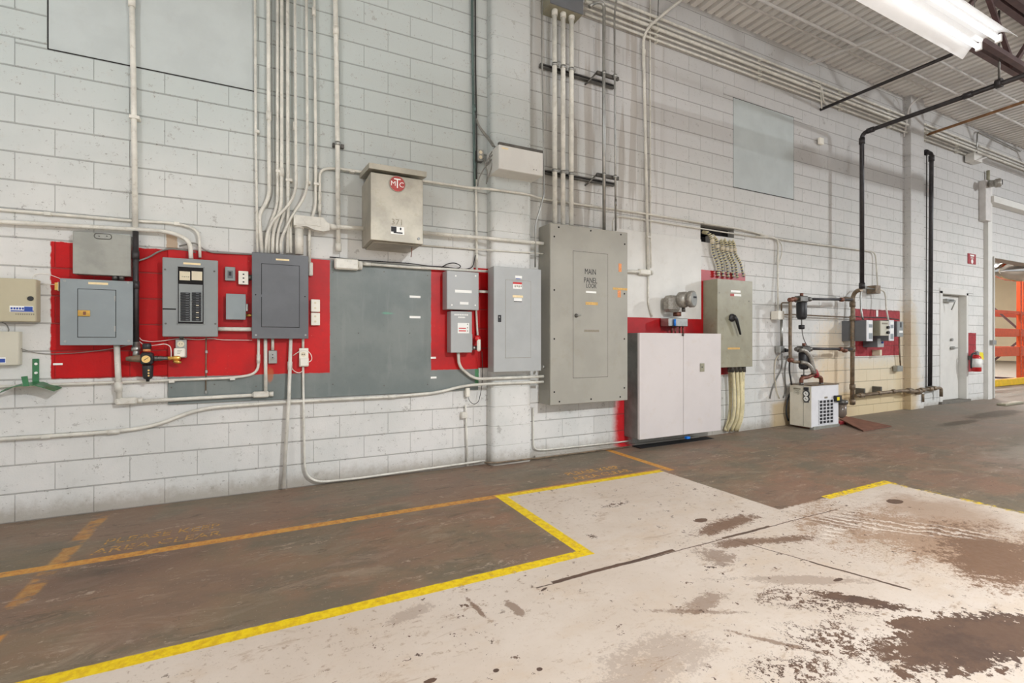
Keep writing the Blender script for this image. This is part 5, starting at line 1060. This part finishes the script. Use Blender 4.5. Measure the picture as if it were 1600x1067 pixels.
# gauges on the left side face: positions by pixel on the plane x = dx0
def sd(px, py): return atX(px, py, dx0)
a = sd(1256.5, 604); b = sd(1264, 604); zz = sd(1260, 628.5).z; gp = obj('gauge_panel', MB().box(dx0-.006, dx0, a.y, b.y, zz, a.z, .002), 'grey_dark', ro)
for py in (614.5, 622.5):
    c = sd(1260.3, py); obj('gauge', MB().cyl(c, c-Vector((.014, 0, 0)), .045, 18), 'black', gp); obj('gauge_face', MB().cyl(c-Vector((.014, 0, 0)), c-Vector((.0155, 0, 0)), .034, 18), 'label_white', gp); obj('needle', MB().tube([c-Vector((.017, .01, .01)), c+Vector((-.017, .012, .015))], .003, 5), 'ink', gp)
c = sd(1260.3, 607); obj('switch', MB().box(dx0-.02, dx0-.005, c.y-.03, c.y+.03, c.z-.015, c.z+.015, .002), 'black', gp)
a = sd(1240, 604.5); b = sd(1251, 604.5); zz = sd(1245, 614.5).z; lb = obj('data_plate', MB().box(dx0-.002, dx0, a.y, b.y, zz, a.z), 'beige_light', ro); obj('print_line', MB().box(dx0-.003, dx0-.001, a.y, b.y, a.z-.025, a.z-.008), 'faint', lb)
m = MB()
for k in range(4): m.box(dx0-.003, dx0-.001, a.y-.03-.02*(k % 2), b.y+.02, a.z-.045-k*.016, a.z-.038-k*.016)
obj('print', m, 'faint', lb)
# drain filter on its right
f_ = thing('drain_filter', 'small smoky drain filter hooked to the right of the dryer', 'drain filter', P(1314, 646, DFt-.02)); c = P(1305.5, 622, DFt); obj('valve', MB().box(c.x-.05, c.x+.07, c.y-.05, c.y, c.z-.04, c.z+.045, .006), 'black', f_)
obj('yellow_mark', MB().box(c.x-.05, c.x+.005, c.y-.053, c.y-.049, c.z-.02, c.z+.025), 'yellow_tag', f_)
c = P(1314.5, 627.5, DFt-.02); obj('head', MB().lathe(c+Vector((0, 0, .03)), (0, 0, -1), [(0, .07), (.01, .085), (.05, .085), (.06, .07)], 16), 'dark_steel', f_); obj('bowl', MB().lathe(c-Vector((0, 0, .03)), (0, 0, -1), [(0, .068), (.14, .066), (.18, .045), (.20, .015)], 16), 'bowl', f_)
c = P(1308, 626, DFt); obj('elbow', MB().tube([c, c+Vector((.13, 0, 0))], .018, 8), 'dark_steel', f_)
conduit('black hoses drooping behind the left edge of the dryer', [(1235, 612, .06), (1229, 630, .05), (1228, 645, .05), (1232, 657, .06)], .012, 'black', .15, name='hose', cat='hose')
conduit('thin black cable from the pipe frame down behind the dryer', [(1234, 563, .2), (1233, 575, .15), (1235, 590, .14), (1237, 601, .14)], .010, 'wire_black', .1, name='cable', cat='cable', n=8)
conduit('grey cable hanging in a long curve down the wall left of the dryer', [(1222, 552, .03), (1222, 575, .02), (1212, 593, .015), (1205, 612, .015), (1203, 622, .015)], .010, 'rubber', .2, name='cable', cat='cable', n=8)
conduit('grey cable curving down the wall close to the dryer', [(1231, 555, .03), (1226, 575, .02), (1227, 600, .015), (1229, 610, .015), (1224, 621, .015)], .010, 'rubber', .2, name='cable', cat='cable', n=8)
# rusty plate on the floor
a, b, c_, e = Fp(1323, 656), Fp(1350, 656), Fp(1395, 668.5), Fp(1350, 673)
pz = MB(); pv = [Fp(1312, 660), Fp(1318, 655), Fp(1393, 666.5), Fp(1349, 674)]
pv2 = [(p.x, min(p.y, -.05), p.z+(.05 if k < 2 else .004)) for k, p in enumerate(pv)]
pz.add(pv2+[(p[0], p[1], p[2]+.012) for p in pv2], [(0, 1, 2, 3), (7, 6, 5, 4), (0, 4, 5, 1), (1, 5, 6, 2), (2, 6, 7, 3), (3, 7, 4, 0)])
obj('floor_plate', pz, 'rustplate', label='rust brown steel plate lying on the floor right of the dryer', cat='steel plate')
q = Fp(1319, 663); obj('wood_block', MB().box(q.x-.05, q.x+.08, q.y+.02, q.y+.12, q.z, q.z+.045, .004), 'redplate', label='small red-brown block propping the rust plate beside the dryer', cat='block')
# brass riser and manifold
RD = .16
ro = thing('riser_pipe', 'grimy galvanised riser standing on the wall right of the dryer', 'pipe', P(1332, 630, RD))
obj('riser', MB().tube([P(1346, 452, .30), P(1338, 454, .22), P(1332.5, 462, RD), P(1332, 540, RD), P(1331.5, 632, RD)], .030, 12, .12), 'oldpipe', ro)
for py in (475, 497, 545, 604, 627): c = P(1332, py, RD); obj('coupling', MB().cyl(c-Vector((0, 0, .04)), c+Vector((0, 0, .04)), .040, 12), 'oldpipe', ro)
for py in (467.5, 545): c = P(1332, py, .2); obj('tee', MB().cyl(c-Vector((.22, 0, 0)), c, .032, 12), 'oldpipe', ro)
ro = thing('gas_manifold', 'grimy horizontal pipe with valves running right along the wall foot', 'pipework', P(1400, 612, .12))
obj('pipe', MB().tube([P(1336, 618, .13), P(1405, 610.3, .13), P(1420, 610, .15), P(1436, 611.5, .15), P(1443, 608, .15), P(1468, 605.5, .10), P(1470.5, 607, .10), P(1470.5, 619, .10)], .027, 12, .06), 'oldpipe', ro)
for (px, py, r_) in ((1345, 617, .038), (1374, 613.5, .035), (1396, 611, .036), (1420, 610, .05), (1424, 610.5, .045), (1435, 611.5, .052), (1440, 609, .045), (1453, 607, .048), (1460, 606, .04)):
    c = P(px, py, .14); obj('fitting', MB().lathe(c-Vector((.05, 0, 0)), (1, 0, 0), [(0, r_*.8), (.02, r_), (.08, r_), (.10, r_*.8)], 12), 'oldpipe', ro)
obj('valve_handle', MB().box(P(1447, 603.5, .18).x, P(1458, 602.5, .18).x, -.19, -.16, P(1450, 604, .18).z, P(1450, 602.8, .18).z, .004), 'dark_steel', ro)
for px in (1374, 1348): c = P(px, 612 if px > 1350 else 615, .1); obj('bracket', MB().box(c.x-.02, c.x+.02, -.13, 0, c.z-.05, c.z+.09, .004), 'dark_steel', ro)
c = P(1442.5, 615, .12); obj('drip_leg', MB().cyl(c, c-Vector((0, 0, .14)), .018, 10), 'oldpipe', ro)
# breakers on the faded red patch
def swbox(name, label, l, t_, b, r, d, mat, side, cat='disconnect'):
    return cab(name, label, cat, l, t_, b, r, d, mat, cover='door', side=side, c=.004)
o = swbox('disconnect_switch', 'leftmost pale grey disconnect with dark side on the faded red patch', 1354.5, 499.5, 532.5, 1363.8, .36, 'dryer_f', 'grey_dark')
for (y0, y1, mt) in ((501.5, 505, 'label_white'), (512, 519, 'label_white'), (506, 511, 'grey_blue'), (520, 529, 'grey_blue')): stick(o.ro, 1357.5, y0, 1363, y1, .36, mt, 'handle_panel' if mt == 'grey_blue' else 'label_strip')
o = swbox('control_box', 'pale green-white box with two black knobs on the faded red patch', 1376, 500.5, 523.8, 1388.8, .42, 'beige_light', 'olive', 'control box')
for y in (511, 519): c = P(1386, y, .42); obj('knob', MB().cyl(c, c-Vector((0, .03, 0)), .022, 12), 'black', o.ro)
stick(o.ro, 1378, 503.5, 1387, 506, .42, 'faint', 'print_line')
o = swbox('disconnect_switch', 'right pale grey disconnect on the faded red patch, behind the two-knob box', 1389.5, 499.5, 532, 1397, .34, 'dryer_f', 'grey_dark')
for (y0, y1, mt) in ((502, 506, 'label_white'), (513, 520, 'label_white'), (507, 512, 'grey_blue'), (521, 529, 'grey_blue')): stick(o.ro, 1391.5, y0, 1396, y1, .34, mt, 'handle_panel' if mt == 'grey_blue' else 'label_strip')
o = swbox('disconnect_switch', 'grey switch box overlapping the right edge of the faded red patch', 1402, 501.5, 525.5, 1411.5, .22, 'grey_mid', 'grey_dark')
stick(o.ro, 1406.5, 503, 1408.5, 511, .22, 'ink', 'lever_slot'); stick(o.ro, 1405, 516, 1410.5, 519.5, .22)
o = swbox('switch_box', 'small blue-grey push button box below the breakers on the faded red patch', 1371.8, 528.5, 542, 1381.2, .22, 'grey', 'grey_dark', 'switch'); c = P(1377.8, 534.5, .22); obj('button', MB().cyl(c, c-Vector((0, .02, 0)), .016, 12), 'ink_blue', o.ro)
c = P(1374.5, 546, .10); obj('outlet_box', MB().box(c.x-.03, c.x+.03, -.12, -.0, P(1374, 555, .1).z, c.z, .004), 'ivory', label='ivory toggle switch hanging below the push button box', cat='switch')
o = smallbox('outlet_box', 'small weathered grey outlet box low beside the stained pilaster', 'outlet', 1402.5, 571, 580, 1411, .09, 'steelbox')
conduit('rust streaked conduit dropping to the low outlet box beside the pilaster', [(1405, 525, .06), (1405.5, 550, .06), (1407, 572, .05)], .012, 'oldpipe')
conduit('grey conduit arching down left onto the first disconnect', [(1370, 452, .12), (1350, 449, .14), (1344.5, 456, .15), (1345.3, 485, .16), (1348.5, 499, .2)], .013, 'steel', .15)
conduit('white conduit arching down right onto the second disconnect', [(1372, 452, .12), (1381, 453.5, .14), (1384, 462, .15), (1384.5, 480, .16), (1388, 499.5, .22)], .013, 'white_pipe', .15)
conduit('thin cable run along the top of the breakers on the faded red patch', [(1334, 494, .1), (1350, 495, .12), (1385, 496, .14), (1404, 499, .16)], .009, 'wire_black', name='cable', cat='cable', n=6)
o = smallbox('junction_box', 'small dark junction box where the conduits split above the faded red patch', 'junction box', 1368.5, 445, 457.5, 1376, .15, 'oldpipe')
stick(wall, 1369, 484, 1372, 494, .0045, 'label_white', 'label_strip')
# small device on the upper wall, emergency lamp, box
o = smallbox('beacon', 'small white boxed device high on the wall right of the grey-white panel', 'junction box', 1281.5, 213.5, 223.5, 1287.5, .06, 'outlet')
o = smallbox('junction_box', 'grey junction box among the parallel conduits near the ceiling at right', 'junction box', 1522, 237, 249, 1535, .16, 'smooth_white')
conduit('dark conduit rising from that high junction box then turning right under the ceiling', [(1526, 238, .06), (1527, 207, .05), (1531, 205, .05), (1594, 236, .05)], .013, 'steel', .12)
conduit('pale flat bar slanting out below the high junction box', [(1524, 251, .15), (1541, 245, .2)], .018, 'white_steel', name='bar', cat='bar')
conduit('pale grey conduit stub above the corner lamp', [(1544, 266, .05), (1544, 286, .05)], .03, 'olive')
ro = thing('lamp', 'round grey lamp on an arm at the edge of the wide opening', 'lamp', P(1552, 292, .12)); a = P(1546, 287, .08); b = P(1557, 285.5, .3)
obj('arm', MB().tube([a, b], .06, 12, rr=[.075, .06]), 'meter', ro); obj('head', MB().lathe(b+Vector((0, .03, 0)), (.3, -1, 0), [(0, .07), (.02, .085), (.08, .085), (.10, .07)], 18), 'meter', ro); b2 = b+Vector((.03, -.072, 0)); obj('lens', MB().cyl(b2, b2+Vector((.003, -.01, 0)), .05, 16), 'black', ro)
# sign and extinguisher
sa = P(1512.5, 395, .01); sb = P(1524.8, 412.5, .01); ro = obj('sign', MB().box(sa.x, sb.x, -.012, 0, P(1512.5, 411, .01).z, sa.z, .001), 'redplate', label='small red extinguisher sign above the white door on the right', cat='sign')
a = P(1516, 397, .012); x2 = P(1522, 397, .012).x; obj('white_mark', MB().box(a.x, x2, -.0135, -.0115, a.z-.03, a.z), 'label_white', ro)
text('FIRE', ((sa.x+sb.x)/2, -.0125, sa.z-.085), .07, 'label_white', ro, 'lettering'); c = P(1519, 408, .012); obj('white_disc', MB().cyl(c, c-Vector((0, .0015, 0)), .045, 16), 'label_white', ro)
ex = thing('fire_extinguisher', 'red fire extinguisher with yellow tag hanging on the wall right of the door', 'fire extinguisher', P(1526, 580, .12)); c0 = P(1525.5, 580, .13); c1 = P(1525.5, 554, .13); hh = c1.z-c0.z
obj('cylinder', MB().lathe(c0, (0, 0, 1), [(0, .06), (.01, .075), (hh*.82, .075), (hh*.93, .06), (hh, .03)], 18), 'redmetal', ex)
obj('valve_head', MB().box(c1.x-.03, c1.x+.04, c1.y-.03, c1.y+.03, c1.z, c1.z+.06, .006), 'steel', ex); obj('lever', MB().tube([c1+Vector((-.06, 0, .09)), c1+Vector((.08, 0, .06))], .010, 6), 'steel', ex)
obj('label', MB().cyl((c0.x, c0.y, c1.z-.24), (c0.x, c0.y, c1.z-.07), .0765, 18), 'label_white', ex)
obj('hose', MB().tube([c1+Vector((-.03, 0, .04)), c1+Vector((-.11, .03, .02)), c1+Vector((-.11, .04, -.2)), c1+Vector((-.10, .04, -.26))], .014, 8, .06), 'black', ex)
a = P(1530.5, 549.5, .14); b = P(1536.5, 550.5, .14); m = MB(); m.prism([(a.x, a.z), (b.x-.02, a.z-.01), (b.x+.02, a.z-.15), (a.x+.0, a.z-.14)], -.143, -.14); obj('tag', m, 'yellow_tag', ex, 'yellow inspection tag')
obj('bracket', MB().box(c1.x-.03, c1.x+.03, -.06, 0, c1.z-.10, c1.z-.02, .003), 'dark_steel', ex)
# ================================================================== storage room beyond the opening
BX1, BY1 = 40.0, 14.0
fw = MB(); fw.box(BX1, BX1+.2, -2, BY1, -.1, 6.5); obj('wall_far', fw, 'far_wall', kind='structure', label='cream wall at the far end of the storage room')
fw = MB(); fw.box(13.0, BX1, BY1, BY1+.2, -.1, 6.5); obj('wall_side', fw, 'far_wall', kind='structure', label='cream side wall of the storage room')
cl_ = MB(); cl_.box(13.0, BX1, .22, BY1, 5.9, 6.0); obj('ceiling_far', cl_, 'deck2', kind='structure', label='roof of the storage room')
fw = MB(); fw.box(X0W, 13.2, .24, .4, -.1, 6.0); obj('wall_backing', fw, 'far_wall', kind='structure', label='back face of the block wall')
for i, xx in enumerate((17, 20, 23, 26, 29, 32)):
    jo = MB(); jo.box(xx, xx+.1, .25, BY1, 5.3, 5.5); jo.box(xx, xx+.1, .25, BY1, 5.85, 5.9)
    for q in range(14): bar(jo, (xx+.05, .4+q, 5.4 if q % 2 else 5.85), (xx+.05, 1.4+q, 5.85 if q % 2 else 5.4), .04, .04)
    obj('roof_joist', jo, 'truss', label='%s roof joist counted inward over the storage room' % ['first', 'second', 'third', 'fourth', 'fifth', 'sixth'][i], cat='joist')
def room_light(x, y, i):
    r_ = thing('strip_light', '%s strip light added to brighten the storage room' % ['near left', 'near right', 'middle left', 'middle right', 'far left', 'far right'][i], 'light', (x, y, 4.9)); obj('reflector', MB().box(x-1.2, x+1.2, y-.15, y+.15, 4.95, 5.05, .01), 'reflector', r_)
    for s_ in (-.06, .06): obj('tube', MB().cyl((x-1.15, y+s_, 4.92), (x+1.15, y+s_, 4.92), .02, 10), 'tube_bright', r_)
    for s_ in (-1, 1): obj('hanger_chain', MB().cyl((x+s_, y, 5.05), (x+s_, y, 5.9), .005, 6), 'dark_steel', r_)
for i, (x, y) in enumerate(((17.5, 2.2), (21, 3.5), (20, 7), (25, 7), (27, 3.5), (32, 6))): room_light(x, y, i)  # lamps added to brighten the room beyond the opening
# pallet rack
RX = 19.3; ry0 = -D+ray(1592.5, 0)[1]*RX/ray(1592.5, 0)[0]; rz = fz(RX)
def rackp(px, py): return atX(px, py, RX)
rk = thing('pallet_rack', 'orange pallet rack seen through the wide opening', 'pallet rack', (RX, ry0, rz), None)
ry1 = rackp(1549, 500).y+.15
for yy in (ry0, ry1):
    up = obj('upright', MB().box(RX-.05, RX+.05, yy-.045, yy+.045, rz, 3.4, .004), 'orange_steel', rk)
    m = MB()
    for q in range(30): m.box(RX-.012, RX+.012, yy-.0465, yy-.044, rz+.2+q*.1, rz+.24+q*.1)
    obj('slots', m, 'truss', up)
m = MB(); zA = rackp(1589, 515).z; zB = rackp(1550, 478).z; zC = rackp(1589, 532).z; zD = rackp(1550, 565).z
yb_ = rackp(1550, 500).y
sl = (zB-zA)/(yb_-ry0); obj('brace', bar(MB(), (RX, ry0, zA), (RX, ry1, zA+sl*(ry1-ry0)), .035, .05), 'truss', rk); sl = (zD-zC)/(yb_-ry0); obj('brace', bar(MB(), (RX, ry0, zC), (RX, ry1, zC+sl*(ry1-ry0)), .035, .05), 'truss', rk)
zz = rackp(1570, 590).z; obj('brace', bar(MB(), (RX, ry0, zz), (RX, ry1, zz), .035, .05), 'truss', rk)
for (pya, pyb) in ((487, 492), (514, 525), (541, 555)):
    z0, z1 = rackp(1570, pyb).z, rackp(1570, pya).z
    for yy in (ry0, ry1): obj('beam', MB().box(RX-2.7, RX+2.7, yy-.03, yy+.03, z0, z1, .006), 'orange_steel', rk)
for px in (-2.7, 2.7):
    for yy in (ry0, ry1): obj('upright', MB().box(RX+px-.05, RX+px+.05, yy-.045, yy+.045, rz, 3.4, .004), 'orange_steel', rk)
c = Fp(1550, 603); obj('floor_guard', MB().box(15.6, 21.0, ry0-.32, ry0-.16, fz(18), fz(18)+.17, .01), 'yellow_steel', label='yellow floor guard rail in front of the orange rack', cat='guard rail')
o2 = MB(); 
for (za, zb2) in ((3.25, 3.45),): o2.box(15.5, 23, ry0-.9, ry0-.8, za, zb2, .01)
obj('cross_beam', o2, 'orange_steel', label='orange beam high behind the metal duct in the opening', cat='beam')
tt = 12.5; ra = ray(1553, 424); rb = ray(1600, 421); a = Vector((ra[0]*11.6, -D+ra[1]*11.6, H+ra[2]*11.6)); b = Vector((rb[0]*11.6, -D+rb[1]*11.6, H+rb[2]*11.6)); ax = (b-a).normalized()
obj('spun_duct', MB().lathe(a, ax, [(0, .02), (.05, .10), (.15, .17), (.3, .23), (.5, .27), (.9, .29), (1.8, .29), (1.85, .26), (2.4, .26)], 24), 'chrome', label='shiny bullet-nosed metal duct hanging in the wide opening', cat='duct')
q = Fp(1577, 632); obj('debris', MB().box(q.x-.3, q.x+.5, q.y-.05, q.y+.08, q.z, q.z+.04, .01), 'olive', label='low dusty strip of wood on the floor at the opening threshold', cat='wood strip')
q = Fp(1435, 0+1060) if False else None
# ------------------------------------------------------------------ lettering curves -> meshes
bpy.context.view_layer.update(); dg = bpy.context.evaluated_depsgraph_get()
for o in list(TEXTS):
    me = bpy.data.meshes.new_from_object(o.evaluated_get(dg)); nm = o.name.split('.')[0]
    n_ = bpy.data.objects.new(nm, me); COL.objects.link(n_); n_.parent = o.parent; n_.location = o.location; n_.rotation_euler = o.rotation_euler; n_.scale = o.scale
    if 'label' in o: n_['label'] = o['label']
    bpy.data.objects.remove(o)
